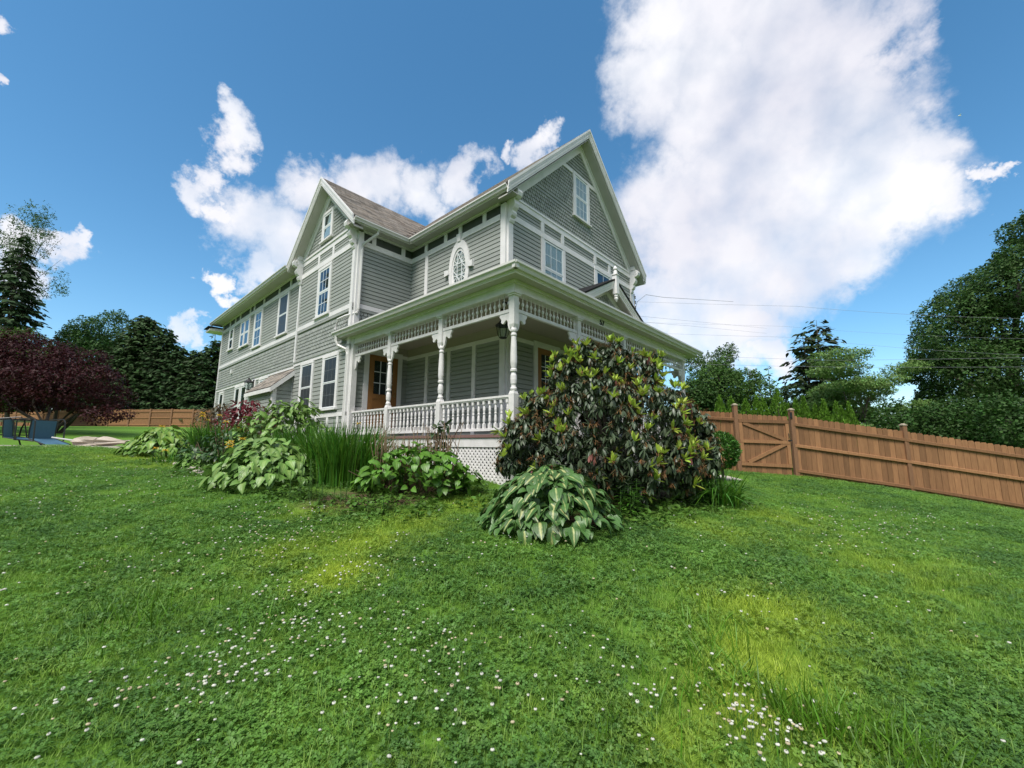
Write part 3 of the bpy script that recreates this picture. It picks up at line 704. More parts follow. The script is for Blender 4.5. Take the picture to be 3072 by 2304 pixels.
hb = .062
def post_mesh():
    mb = MB()
    mb.box((-hb, -hb, PF), (hb, hb, .90))
    c = .045; mb.hexa([(-hb, -hb, .90), (hb, -hb, .90), (hb, hb, .90), (-hb, hb, .90), (-c, -c, .955), (c, -c, .955), (c, c, .955), (-c, c, .955)])
    mb.lathe([(.95, .045), (.97, .058), (1.0, .06), (1.02, .046), (1.05, .043), (1.08, .055), (1.15, .06), (1.22, .056), (1.27, .042), (1.29, .045), (1.30, .062), (1.335, .063), (1.35, .046), (1.38, .052), (1.45, .061), (1.55, .061), (1.75, .056), (1.92, .047), (1.935, .045), (1.95, .056), (1.975, .057), (1.99, .044), (2.02, .044), (2.03, .058), (2.06, .06), (2.09, .05), (2.11, .05)], 14)
    mb.hexa([(-c, -c, 2.10), (c, -c, 2.10), (c, c, 2.10), (-c, c, 2.10), (-hb, -hb, 2.16), (hb, -hb, 2.16), (hb, hb, 2.16), (-hb, hb, 2.16)])
    mb.box((-hb, -hb, 2.16), (hb, hb, 2.70))
    mb.box((-hb - .025, -hb - .025, 2.69), (hb + .025, hb + .025, 2.72)); mb.box((-hb - .045, -hb - .045, 2.72), (hb + .045, hb + .045, 2.764))
    mb.box((-hb - .012, -hb - .012, PF), (hb + .012, hb + .012, PF + .07))
    return mb.mesh('porch_post', M_PORCHW)
POST = post_mesh()
def bracket_mesh():
    out = [(0, 0), (.27, 0), (.28, -.04), (.235, -.10), (.24, -.15), (.205, -.185), (.165, -.17), (.14, -.135), (.10, -.125), (.075, -.155), (.07, -.22), (.05, -.30), (0, -.36)]
    mb = MB(); mb.prism([(x, -.02, z) for x, z in out], (0, .04, 0))
    return mb.mesh('post_bracket', M_PORCHW)
BRK = bracket_mesh()
bal = MB(); bw = .026
bal.box((-bw, -bw, .31), (bw, bw, .40)); bal.box((-bw, -bw, .755), (bw, bw, .832))
bal.lathe([(.40, .024), (.415, .018), (.43, .024), (.46, .028), (.52, .025), (.56, .018), (.575, .026), (.59, .026), (.60, .019), (.65, .026), (.70, .022), (.735, .015), (.745, .022), (.756, .022)], 8)
BAL = bal.mesh('baluster', M_PORCHW)
spn = MB(); spn.lathe([(2.46, .010), (2.50, .010), (2.51, .018), (2.525, .010), (2.545, .010), (2.56, .024), (2.585, .031), (2.61, .024), (2.625, .010), (2.65, .010), (2.665, .015), (2.68, .008), (2.765, .005)], 7)
SPN = spn.mesh('spindle', M_PORCHW)
side_posts = [0, 2.07, 4.10]; front_posts = [2.05, 4.12, 6.15, PR]
def put_post(u, v, dirs):
    p = inst('porch_post', POST, HOUSE, (u, v, -ZB))
    for d in dirs:
        inst('post_bracket', BRK, p, (math.cos(d) * hb, math.sin(d) * hb, 2.395), (0, 0, d))
H2 = math.pi / 2
for v in side_posts: put_post(0, v, (H2, 0.0) if v == 0 else (H2, -H2))
for u in front_posts: put_post(u, 0, (0, math.pi) if u < PR else (math.pi, H2))
put_post(PR, 1.72, (-H2,))
# half post and pilaster at the bay
pp = board('porch_pilaster', (-.10 + .0, VB - .13, PF - .1), (.05, VB - .05, 2.94), M_PORCHW)
inst('post_bracket', BRK, pp, (0, VB - .13, 2.395), (0, 0, -H2))
def rail_run(p0, p1, axis):
    """hand rail, bottom rail, balusters, spindle rail and spindles between two posts"""
    a0, a1 = p0 + hb, p1 - hb
    def bx(nm, lo, hi, z0, z1, par=None):
        if axis == 'v': return board(nm, (-lo, a0, z0), (hi, a1, z1), M_PORCHW)
        return board(nm, (a0, -lo, z0), (a1, hi, z1), M_PORCHW)
    bx('hand_rail', .045, .045, .848, .886); bx('hand_rail_moulding', .033, .033, .826, .8475); bx('bottom_rail', .035, .035, .262, .312); bx('spindle_rail', .03, .03, 2.40, 2.462)
    L_ = a1 - a0; n = max(2, round(L_ / .152)); m = max(2, round(L_ / .123))
    for i in range(n):
        a = a0 + L_ * (i + .5) / n; inst('baluster', BAL, HOUSE, (0, a, -ZB) if axis == 'v' else (a, 0, -ZB))
    for i in range(m):
        a = a0 + L_ * (i + .5) / m; inst('spindle', SPN, HOUSE, (0, a, -ZB) if axis == 'v' else (a, 0, -ZB))
for a, b in ((0, 2.07), (2.07, 4.10), (4.10, VB - .07)): rail_run(a, b, 'v')
for a, b in ((0, 2.05), (4.12, 6.15), (6.15, PR)): rail_run(a, b, 'u')
# entry bay: spindles only
board('spindle_rail', (2.05 + hb, -.03, 2.40), (4.12 - hb, .03, 2.462), M_PORCHW)
for i in range(16): inst('spindle', SPN, HOUSE, (2.05 + hb + 1.946 * (i + .5) / 16, 0, -ZB))
# far end run
board('spindle_rail', (PR - .03, hb, 2.40), (PR + .03, 1.66, 2.462), M_PORCHW); board('hand_rail', (PR - .045, hb, .83), (PR + .045, 1.66, .886), M_PORCHW)
for i in range(12): inst('spindle', SPN, HOUSE, (PR, hb + 1.6 * (i + .5) / 12, -ZB))
for i in range(10): inst('baluster', BAL, HOUSE, (PR, hb + 1.6 * (i + .5) / 10, -ZB))
# beam, ceiling, eave
board('porch_beam', (-.075, -.075, 2.766), (.075, VB - .05, 2.94)); board('porch_beam', (.0751, -.0751, 2.766), (PR + .08, .075, 2.94)); board('porch_beam', (PR - .07, .0752, 2.767), (PR + .079, V0 - .05, 2.94))
board('beam_moulding', (-.095, -.095, 2.75), (.095, VB - .06, 2.778), M_PORCHW); board('beam_moulding', (.0951, -.0951, 2.75), (PR + .1, .095, 2.778), M_PORCHW)
board('crown_moulding', (-.125, -.125, 2.905), (-.0755, VB + .35, 2.952)); board('crown_moulding', (-.0754, -.125, 2.905), (PR + .1, -.0756, 2.952))
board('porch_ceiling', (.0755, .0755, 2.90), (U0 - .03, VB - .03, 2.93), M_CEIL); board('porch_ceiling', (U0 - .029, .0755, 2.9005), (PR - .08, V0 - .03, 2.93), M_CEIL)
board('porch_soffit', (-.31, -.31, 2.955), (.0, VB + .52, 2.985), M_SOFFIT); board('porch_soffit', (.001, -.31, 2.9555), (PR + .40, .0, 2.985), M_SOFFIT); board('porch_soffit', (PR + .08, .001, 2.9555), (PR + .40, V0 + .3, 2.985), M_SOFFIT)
board('fascia', (-.33, -.33, 2.95), (-.311, VB + .53, 3.09)); board('fascia', (-.31, -.33, 2.95), (PR + .42, -.311, 3.09))
board('fascia_moulding', (-.345, -.345, 2.975), (-.3305, VB + .53, 3.0)); board('fascia_moulding', (-.33, -.345, 2.975), (PR + .42, -.3305, 3.0))
gutter('porch_gutter', ((-.33, -.42, 3.125), (-.33, VB + .55, 3.125)), out=(-1, 0, 0), drop=.125, w=.11)
gutter('porch_gutter', ((-.42, -.33, 3.124), (PR + .82, -.33, 3.124)), out=(0, -1, 0), drop=.124, w=.11)
pr_ = MB(); ze, zw = 3.10, 3.62
pr_.hexa([(-.33, -.33, ze - .05), (-.33, VB + .5, ze - .05), (U0, VB + .5, zw - .05), (U0, V0, zw - .05), (-.33, -.33, ze), (-.33, VB + .5, ze), (U0, VB + .5, zw), (U0, V0, zw)])
pr_.obj('porch_roof', M_ROOF, HOUSE, HL)
pr_ = MB(); pr_.hexa([(-.33, -.33, ze - .05), (PR + .75, -.33, ze - .05), (PR - 1.0, V0, zw - .05), (U0, V0, zw - .05), (-.33, -.33, ze), (PR + .75, -.33, ze), (PR - 1.0, V0, zw), (U0, V0, zw)])
pr_.obj('porch_roof', M_ROOF, HOUSE, HL)
board('porch_soffit', (PR + .401, -.31, 2.956), (PR + .74, .6, 2.985), M_SOFFIT)
# entry gablet over the steps
def gablet():
    c, zt_, half, vf = 3.14, 3.86, 1.36, -.34
    k = (zt_ - 3.14) / half
    par = None
    for s in (-1, 1):
        def sl(v0_, v1_, d0, d1, nm, m=M_WHITE, h=half):
            P = [(c, v0_, zt_ - d1), (c + s * h, v0_, zt_ - k * h - d1), (c + s * h, v0_, zt_ - k * h - d0), (c, v0_, zt_ - d0)]
            Q = [(x, v1_, z) for x, _, z in P]
            MB().hexa(P + Q).obj(nm, m, HOUSE, HL)
        sl(vf, vf + .03, 0, .17, 'gablet_rake'); sl(vf - .03, vf, -.01, .06, 'rake_moulding'); sl(vf - .015, vf, .065, .11, 'rake_moulding')
        sl(vf - .05, V0 - .3, -.055, -.012, 'gablet_roof', M_ROOF, half + .05)
        sl(vf + .031, vf + .25, .10, .13, 'gablet_soffit', M_SOFFIT, half - .1)
        sl(vf + .22, vf + .26, .131, .27, 'gablet_frieze', M_WHITE, half - .25)
    g = MB(); g.prism([(c - half + .2, vf + .26, 3.1), (c + half - .2, vf + .26, 3.1), (c, vf + .26, zt_ - .12)], (0, .05, 0)); gw = g.obj('gablet_wall', M_SIDING, HOUSE, HL)
    fr = Fr('F', vf + .26)
    scallops('fish_scale_shingles', fr, lambda a, z: z < zt_ - k * abs(a - c) - .25, c - 1, c + 1, 3.12, 3.7, gw)
    f = MB(); s_ = .055
    f.box((c - s_, vf - .09, 3.52), (c + s_, vf + .02, 3.98)); f.box((c - s_ - .015, vf - .105, 3.98), (c + s_ + .015, vf + .035, 4.0))
    cc = (c, vf - .035, 0)
    f.lathe([(4.0, .055), (4.06, .048), (4.10, .04), (4.11, .03), (4.125, .052), (4.15, .056), (4.165, .045), (4.20, .02), (4.22, .012)], 10, cc)
    f.lathe([(3.33, .008), (3.36, .03), (3.40, .05), (3.43, .045), (3.45, .035), (3.46, .052), (3.48, .05), (3.49, .04), (3.52, .05)], 10, cc)
    f.obj('finial', M_WHITE, HOUSE, HL, smooth=False)
gablet()
# house number
def text_mesh(s, size):
    cu = bpy.data.curves.new('txt', 'FONT'); cu.body = s; cu.size = size; cu.extrude = .006; cu.align_x = 'CENTER'; cu.align_y = 'CENTER'; cu.offset = .006
    o = bpy.data.objects.new('txt', cu); COL.objects.link(o); dg = bpy.context.evaluated_depsgraph_get(); me = bpy.data.meshes.new_from_object(o.evaluated_get(dg)); bpy.data.objects.remove(o); bpy.data.curves.remove(cu)
    me.materials.clear(); me.materials.append(M_BLACK); return me
for ch, du_ in (('5', -.05), ('7', .055)):
    inst('house_number_digit', text_mesh(ch, .20), HOUSE, (2.97 + du_, -.083, 2.845 - ZB), (math.pi / 2, 0, 0))

# bulkhead-like lean-to on the wing
bo = MB(); B0, B1, BOu = 10.03, 12.55, -.68
bo.prism([(0, B0 + .02, -.6), (BOu, B0 + .02, -.6), (BOu, B0 + .02, 1.80), (0, B0 + .02, 2.42)], (0, B1 - B0 - .04, 0)); lean = bo.obj('lean_to', M_SIDING, HOUSE, HL)
fl = Fr('F', B0 + .02); fs = Fr('S', BOu)
clapboards(fs, lean, B0 + .08, B1 - .08, -.4, 1.75, .127)
for i in range(18):
    z = -.4 + i * .127
    u_end = -.0 if z < 1.7 else None
    if z < 1.70: a0, a1 = BOu + .06, -.02
    else: a0, a1 = BOu + (z + .1 - 1.80) / .912 , -.02
    if a1 - a0 > .08: clapboards(fl, lean, a0, a1, z, z + .127, .127)
for a, b in ((B0 + .0, B0 + .11), (B1 - .11, B1)): trim('corner_board', fs, a, b, -.5, 1.80, .04)
trim('corner_board', fl, BOu - .04, BOu + .08, -.5, 1.83, .04); trim('corner_board', fl, -.14, -.05, -.5, 2.45, .04)
s_ = MB(); s_.hexa([(BOu - .14, B0 - .13, 1.80), (BOu - .14, B1 + .1, 1.80), (.0, B1 + .1, 2.56), (.0, B0 - .13, 2.56), (BOu - .14, B0 - .13, 1.86), (BOu - .14, B1 + .1, 1.86), (.0, B1 + .1, 2.62), (.0, B0 - .13, 2.62)]); lr = s_.obj('lean_to_roof', M_ROOF, HOUSE, HL)
qq = math.hypot(.82, .76); tabs('roof_shingle_courses', lr, (BOu - .14, B0 - .13, 1.86), (0, 1, 0), (.82 / qq, 0, .76 / qq), (-.76 / qq, 0, .82 / qq), B1 - B0 + .22, qq)
s_ = MB(); s_.hexa([(BOu - .15, B0 - .15, 1.68), (BOu - .15, B0 - .128, 1.68), (-.0, B0 - .128, 2.44), (0, B0 - .15, 2.44), (BOu - .15, B0 - .15, 1.845), (BOu - .15, B0 - .128, 1.845), (0, B0 - .128, 2.605), (0, B0 - .15, 2.605)]); s_.obj('lean_to_rake', M_WHITE, HOUSE, HL)
s_ = MB(); s_.box((BOu - .165, B0 - .127, 1.70), (BOu - .141, B1 + .1, 1.83)); s_.obj('fascia', M_WHITE, HOUSE, HL)

# downspouts, lamps, bits --------------------------------------------
def spout(pts, r=.04): return MB().tube(pts, r, 6).obj('downspout', M_GUTTER, HOUSE, HL)
spout([(.30, EVR + .0, 6.17), (.30, EVR + .03, 6.05), (.02, VB - .09, 5.72), (.0, VB - .09, 5.55), (.0, VB - .09, 3.78), (-.03, VB - .09, 3.66), (-.22, VB + .20, 3.58), (-.33, VB + .42, 3.50), (-.36, VB + .5, 3.22)])
spout([(-.36, VB + .38, 3.02), (-.36, VB + .38, 2.86), (-.32, VB + .34, 2.74), (-.17, VB + .13, 2.62), (-.155, VB + .07, 2.48), (-.155, VB + .07, .5), (-.155, VB + .07, -.3)], .045)

def lantern(name, loc, label, hang=True, parent=None, sc=1.0, rz=0):
    o = empty(name, loc, rz, label, 'lantern')
    fr_ = MB(); R_ = .12 * sc
    for k in range(6):
        t = 2 * math.pi * k / 6; c, s = math.cos(t), math.sin(t)
        fr_.tube([(c * R_ * .55, s * R_ * .55, -.40 * sc), (c * R_ * .85, s * R_ * .85, -.33 * sc), (c * R_, s * R_, -.22 * sc), (c * R_ * 1.0, s * R_ * 1.0, -.17 * sc)], .006 * sc, 4)
    fr_.lathe([(-.42 * sc, .02 * sc), (-.41 * sc, R_ * .55), (-.395 * sc, R_ * .6)], 12)
    fr_.obj('frame', M_BLACK, o)
    rf = MB(); rf.lathe([(-.175 * sc, R_ * 1.25), (-.16 * sc, R_ * 1.22), (-.12 * sc, R_ * .75), (-.09 * sc, R_ * .6), (-.06 * sc, R_ * .22), (-.05 * sc, .025 * sc), (-.03 * sc, .03 * sc), (-.01 * sc, .012 * sc)], 12); rf.obj('roof', M_BLACK, o)
    gl = MB(); gl.lathe([(-.395 * sc, R_ * .5), (-.33 * sc, R_ * .8), (-.22 * sc, R_ * .94), (-.175 * sc, R_ * .94)], 12); gl.obj('glass', M_GLASS, o)
    cd = MB()
    for k in range(3):
        t = k * 2.1; cd.tube([(.03 * sc * math.cos(t), .03 * sc * math.sin(t), -.40 * sc), (.03 * sc * math.cos(t), .03 * sc * math.sin(t), -.25 * sc)], .009 * sc, 6)
    cd.obj('candle', M_LGREY, o)
    return o
p = hw(.85, 1.08, 2.90)
ln = lantern('porch_lantern', (p[0], p[1], p[2] - .17), 'black hanging lantern under the porch ceiling beside the corner post', sc=1.15)
MB().tube([(0, 0, -.02), (0, 0, .12)], .008, 6).lathe([(.12, .02), (.13, .05), (.165, .055)], 10).obj('chain_and_canopy', M_BLACK, ln)
p = hw(-.22, 14.6, 2.74)
wl = lantern('wall_lantern', tuple(p), 'black lantern on a scrolled arm on the left wing wall', sc=1.25)
ang = math.pi / 2 - HA
ca, sa = math.cos(ang), math.sin(ang)
def loc2(u, v, z): return (u * ca - v * sa, u * sa + v * ca, z)
MB().tube([loc2(.22, -.1, -.28), loc2(.1, -.1, -.5), loc2(.0, -.05, -.56), loc2(0, 0, -.48)], .014, 6).obj('arm', M_BLACK, wl)
bpk = MB(); bpk.hexa([loc2(.14, -.17, -.5), loc2(.21, -.17, -.5), loc2(.21, -.03, -.5), loc2(.14, -.03, -.5), loc2(.14, -.17, -.1), loc2(.21, -.17, -.1), loc2(.21, -.03, -.1), loc2(.14, -.03, -.1)]); bpk.obj('back_plate', M_BLACK, wl)
trim('lamp_block', FW, 14.3, 14.62, 2.15, 2.6, .06)
p = hw(.55, .62, 2.88)
sl_ = empty('security_light', tuple(p), 0, 'pair of small black floodlights on the porch ceiling at the corner', 'floodlight')
for s in (-1, 1): MB().tube([(0, 0, .02), (s * .05, -.02, -.03), (s * .12, -.05, -.06)], [.015, .02, .05], 8).obj('lamp_head', M_BLACK, sl_)
trim('vent_cover', FW, 18.05, 18.25, 3.32, 3.52, .08)
# insulator rack and service wires at the right-hand corner
ir = empty('insulator_rack', tuple(hw(8.62, 1.78, 5.0)), math.pi / 2 - HA, 'rack of three dark insulators on the right front corner of the house', 'insulator')
MB().box((-.02, -.02, 0), (.0, .02, .62)).obj('strap', M_LGREY, ir)
for k in range(3):
    MB().lathe([(.05 + .2 * k, .02), (.07 + .2 * k, .045), (.09 + .2 * k, .025), (.12 + .2 * k, .025), (.14 + .2 * k, .045), (.16 + .2 * k, .02)], 8, (.05, 0, 0)).obj('insulator', M_INS, ir)

HOUSE_DONE = True
# ------------------------------------------------------------------ ground
def in_poly(x, y, poly):
    c = np.zeros(x.shape, bool); n = len(poly)
    for i in range(n):
        x0, y0 = poly[i][:2]; x1, y1 = poly[(i + 1) % n][:2]
        if y0 == y1: continue
        k = ((y0 > y) != (y1 > y)) & (x < (x1 - x0) * (y - y0) / (y1 - y0) + x0); c ^= k
    return c
def seg_dist(x, y, pts):
    d = np.full(x.shape, 1e9)
    for (ax, ay), (bx, by) in zip(pts[:-1], pts[1:]):
        t = np.clip(((x - ax) * (bx - ax) + (y - ay) * (by - ay)) / ((bx - ax) ** 2 + (by - ay) ** 2 + 1e-9), 0, 1)
        d = np.minimum(d, np.hypot(x - ax - t * (bx - ax), y - ay - t * (by - ay)))
    return d
def smooth_noise(x, y, s, seed):
    r = np.random.default_rng(seed); o = np.zeros(x.shape)
    for k in range(6):
        a = r.uniform(0, 6.28); f = s * r.uniform(.6, 1.8); o += np.sin((x * math.cos(a) + y * math.sin(a)) * f + r.uniform(0, 6.28))
    return o / 6

BED1 = [on_ground(*p)[:2] for p in ((405, 1352), (520, 1384), (600, 1414), (680, 1446), (800, 1508), (960, 1535), (1060, 1552), (1180, 1530), (1290, 1502), (1360, 1470))] + [tuple(hw(.3, 1.2)[:2]), tuple(hw(1, 12)[:2]), tuple(hw(-1.6, 13)[:2])]
BED2 = [on_ground(*p)[:2] for p in ((1450, 1470), (1500, 1570), (1600, 1606), (1760, 1606), (1880, 1580), (2000, 1520), (2130, 1500), (2200, 1462))] + [tuple(hw(5, .2)[:2]), tuple(hw(.2, .2)[:2])]
FA, FBp, FC, FD = (6.48, 11.99), (8.04, 11.89), (11.08, 11.74), (14.9, 10.9)
FL0 = (5.75, 13.1)
FENCE_LINE = [FL0, FA, FBp, FC, FD, (20, 9.8)]
def lin(a, b, step): return np.arange(a, b, step)
XS = np.unique(np.round(np.r_[lin(-400, -70, 30), lin(-70, -22, 2), lin(-22, -9, .4), lin(-9, 9, .16), lin(9, 16, .3), lin(16, 70, 2), lin(70, 431, 30)], 3))
YS = np.unique(np.round(np.r_[lin(-60, -4, 6), lin(-4, 0, .5), lin(0, 13.5, .16), lin(13.5, 24, .5), lin(24, 85, 2), lin(85, 600, 30)], 3))
GX, GY = np.meshgrid(XS, YS); gx, gy = GX.ravel(), GY.ravel()
GZ = ground_z(gx, gy) + np.where((np.abs(gx) < 20) & (gy < 20), smooth_noise(gx, gy, 2.2, 5) * .018, 0)
ny, nx = GX.shape
ii, jj = np.meshgrid(np.arange(ny - 1), np.arange(nx - 1), indexing='ij'); b0 = (ii * nx + jj).ravel()
GF = np.c_[b0, b0 + 1, b0 + nx + 1, b0 + nx]
bed = np.clip(in_poly(gx, gy, BED1).astype(float) + in_poly(gx, gy, BED2), 0, 1)
soil = np.zeros(len(gx))
for (px, py, r_) in ((1200, 1520, .45), (1050, 1500, .5), (1290, 1505, .35), (1000, 1545, .25), (1880, 1500, .7), (1990, 1490, .6), (1780, 1560, .5), (1460, 1540, .18), (940, 1530, .2)):
    q_ = on_ground(px, py); soil = np.maximum(soil, np.exp(-((gx - q_[0]) ** 2 + (gy - q_[1]) ** 2) / (r_ * r_)))
bed_in = bed.copy(); bed = bed * np.clip(soil * 1.6 + .25 * smooth_noise(gx, gy, 6, 31), 0, 1)
tint = np.zeros(len(gx))
K = 3072 / 2212
for (px, py, r, s) in ((735, 1240, .34, 1.1), (690, 1260, .26, .8), (640, 1190, .45, .6), (790, 1170, .6, .7), (900, 1130, .5, .7), (1000, 1090, .5, .6), (1660, 1330, .55, .75), (1640, 1420, .4, .8), (1600, 1520, .3, .8), (1720, 1560, .35, .6), (1560, 1150, .6, .5), (1680, 1120, .8, .45), (450, 1000, 1.2, .55), (300, 985, 1.5, .45), (700, 1100, .5, .5), (1830, 1200, .8, .35), (2000, 1380, .7, .25), (1480, 1630, .3, .4)):
    q_ = on_ground(px * K, py * K); tint = np.maximum(tint, s * np.exp(-(((gx - q_[0]) ** 2 + ((gy - q_[1]) / 1.0) ** 2) / (r * r))))
tint = np.clip(tint + .16 * smooth_noise(gx, gy, 1.7, 8) + .12 * smooth_noise(gx, gy, 5, 9), 0, 1.2)
fz = np.where(gx > 5.6, np.interp(gx, [p[0] for p in FENCE_LINE], [p[1] for p in FENCE_LINE]), 1e9)
PATIO = [on_ground(-260, 1346)[:2], on_ground(-40, 1344)[:2], on_ground(230, 1341)[:2], on_ground(395, 1341)[:2]]
PATIO = [(-17.5, 11.2), (-11.6, 10.45), (-8.9, 10.5), (-8.35, 11.4), (-9.0, 13.6), (-17.5, 15.2)]
hmask = np.zeros(len(gx), bool)
for poly in ([hw(-.1, -.1), hw(8.3, -.1), hw(8.5, 20), hw(0, 20.7), hw(0, 10), hw(-.1, 6)], [(p[0], p[1]) for p in PATIO]):
    hmask |= in_poly(gx, gy, [(p[0], p[1]) for p in poly])
lawn = (~hmask) & (gy < fz - .02) & (gy > 1.0) & (np.abs(gx) < gy * 1.45 + 1.5) & (gy < 13)
path_c = on_ground(2190, 1440)
pathm = np.exp(-((gx - path_c[0]) ** 2 / .5 + (gy - path_c[1] - .25) ** 2 / .35)) > .45
dist = np.hypot(gx, gy)
clov_n = np.clip(.72 + .75 * smooth_noise(gx, gy, 1.4, 21) - tint * .9, .05, 1)
dens = np.where(lawn & ~pathm, 1.0, 0.0) * np.where(bed > .4, .15, np.where(bed_in > .5, .7, 1))
near = np.clip((6.2 - gy) / 1.5, 0, 1); far = 1 - near
G_ATT = dict(bed=bed, tint=tint, d_clover=dens * clov_n * (near + far * .55), d_grass=dens * (1.05 - .7 * clov_n) * (near + far * .6))

def ground_mat():
    m = bpy.data.materials.new('lawn_ground'); m.use_nodes = True; nt = m.node_tree; L = nt.links.new; b = nt.nodes['Principled BSDF']; b.inputs['Roughness'].default_value = .95; b.inputs['Specular IOR Level'].default_value = .1
    tc = N(nt, 'ShaderNodeTexCoord')
    def noise(s, d=6):
        n = N(nt, 'ShaderNodeTexNoise'); n.inputs['Scale'].default_value = s; n.inputs['Detail'].default_value = d; n.inputs['Roughness'].default_value = .7; L(tc.outputs['Object'], n.inputs['Vector']); return n
    def mixc(f, a, c):
        x = N(nt, 'ShaderNodeMix', data_type='RGBA'); L(f, x.inputs[0])
        for v, k in ((a, 6), (c, 7)):
            if isinstance(v, tuple): x.inputs[k].default_value = (*v, 1)
            else: L(v, x.inputs[k])
        return x.outputs[2]
    def rng(v, a, c, t0=0, t1=1):
        r = N(nt, 'ShaderNodeMapRange'); L(v, r.inputs['Value']); r.inputs['From Min'].default_value = a; r.inputs['From Max'].default_value = c; r.inputs['To Min'].default_value = t0; r.inputs['To Max'].default_value = t1; return r.outputs[0]
    t = N(nt, 'ShaderNodeAttribute', attribute_name='tint'); bd = N(nt, 'ShaderNodeAttribute', attribute_name='bed')
    c = mixc(rng(noise(9).outputs['Fac'], .35, .65), (.075, .165, .022), (.13, .27, .035))
    c = mixc(rng(noise(.5, 3).outputs['Fac'], .35, .7), c, (.10, .20, .03))
    c = mixc(rng(t.outputs['Fac'], .1, 1), c, (.22, .30, .03))
    soil = mixc(rng(noise(26).outputs['Fac'], .35, .65), (.05, .032, .02), (.16, .11, .075))
    soil = mixc(rng(noise(3).outputs['Fac'], .5, .62), soil, (.05, .1, .02))
    c = mixc(bd.outputs['Fac'], c, soil)
    L(c, b.inputs['Base Color'])
    bp = N(nt, 'ShaderNodeBump'); bp.inputs['Strength'].default_value = .8; bp.inputs['Distance'].default_value = .03; L(noise(35).outputs['Fac'], bp.inputs['Height']); L(bp.outputs[0], b.inputs['Normal'])
    return m
gme = np_mesh('ground', np.c_[gx, gy, GZ], GF, ground_mat(), attrs={k: G_ATT[k] for k in ('bed', 'tint')}, smooth=True)
tag(link(bpy.data.objects.new('ground', gme)), kind='structure')

# ------------------------------------------------------------------ leaves
def leaf_tmpl(L_, W_, n=4, shape=None, fold=.25, droop=.2, wave=0.0):
    shape = shape or (lambda t: math.sin(math.pi * min(1, t) ** .8) )
    V = []; F = []; acr = []
    for i in range(n + 1):
        t = i / n; hw_ = W_ * .5 * max(0.0, shape(t)); y = L_ * t * (1 - .12 * droop * t); z = -L_ * droop * t * t
        V += [(-hw_, y, z + hw_ * fold + wave * math.sin(t * 9)), (0, y, z), (hw_, y, z + hw_ * fold - wave * math.sin(t * 9 + 1))]; acr += [1, 0, 1]
        if i:
            a = (i - 1) * 3; F += [(a, a + 1, a + 4, a + 3), (a + 1, a + 2, a + 5, a + 4)]
    return np.array(V, float), np.array(F, int), np.array(acr, float)
def basis(d, n):
    """columns x (across), y (along d), z (up) for arrays of directions d and rough normals n"""
    d = d / (np.linalg.norm(d, axis=1, keepdims=True) + 1e-9); x = np.cross(d, n); x /= (np.linalg.norm(x, axis=1, keepdims=True) + 1e-9); z = np.cross(x, d)
    return np.stack([x, d, z], axis=2)
def scatter(tmpl, pos, B, scale, col=None):
    tv, tf = tmpl[0], tmpl[1]; n = len(pos)
    V = np.einsum('nij,kj->nki', B * np.asarray(scale)[:, None, None], tv) + pos[:, None, :]
    F = (tf[None] + (np.arange(n) * len(tv))[:, None, None]).reshape(-1, tf.shape[1])
    C = None if col is None else np.repeat(col, len(tv), axis=0)
    return V.reshape(-1, 3), F, C
def join(parts):
    V = []; F = []; C = []; b = 0
    for v, f, c in parts:
        V.append(v); F.append(f + b); C.append(c); b += len(v)
    return np.concatenate(V), np.concatenate(F), np.concatenate(C)
def stuff(name, parts, m, parent=None, kind=None, loc=None):
    V, F, C = join(parts)
    if loc is not None: V = V - np.array(loc)
    o = link(bpy.data.objects.new(name, np_mesh(name, V, F, m, col=C)), parent)
    if kind: o['kind'] = kind
    return o
def jit(n, base, amp=.25, hue=.08):
    g = RNG.uniform(1 - amp, 1 + amp, (n, 1)); return np.clip(np.array(base)[None] * g * (1 + RNG.uniform(-hue, hue, (n, 3))), 0, 3)
def rdir(n):
    v = RNG.normal(size=(n, 3)); return v / np.linalg.norm(v, axis=1, keepdims=True)

def leafmat(name, col, transl=.25, rough=.5, spec=.35, objrand=0.0, attr='Col'):
    return mat(name, col, rough, attr=attr, transl=transl, spec=spec, objrand=objrand)
LM_DARK = leafmat('rhododendron_old_leaf', (.068, .098, .052), .08, .4, .5)
LM_YOUNG = leafmat('rhododendron_young_leaf', (.36, .48, .07), .3, .45)
LM_DEAD = leafmat('spent_brown_foliage', (.15, .09, .042), .1, .8, .2)
LM_GRN = leafmat('mid_green_leaf', (.075, .16, .022), .28)
LM_TREE = leafmat('tree_foliage', (.042, .088, .018), .22, .6, .25)
LM_CONI = leafmat('conifer_foliage', (.027, .056, .018), .1, .7, .2)
LM_ARB = leafmat('arborvitae_foliage', (.11, .23, .022), .15, .6, .25)
LM_MAPLE = leafmat('purple_maple_foliage', (.034, .0055, .0075), .22, .55, .2)
LM_BLADE = leafmat('strap_leaf', (.06, .17, .018), .25, .45)
LM_FLOW = leafmat('flower_petal', (.8, .8, .8), .3, .7, .2)

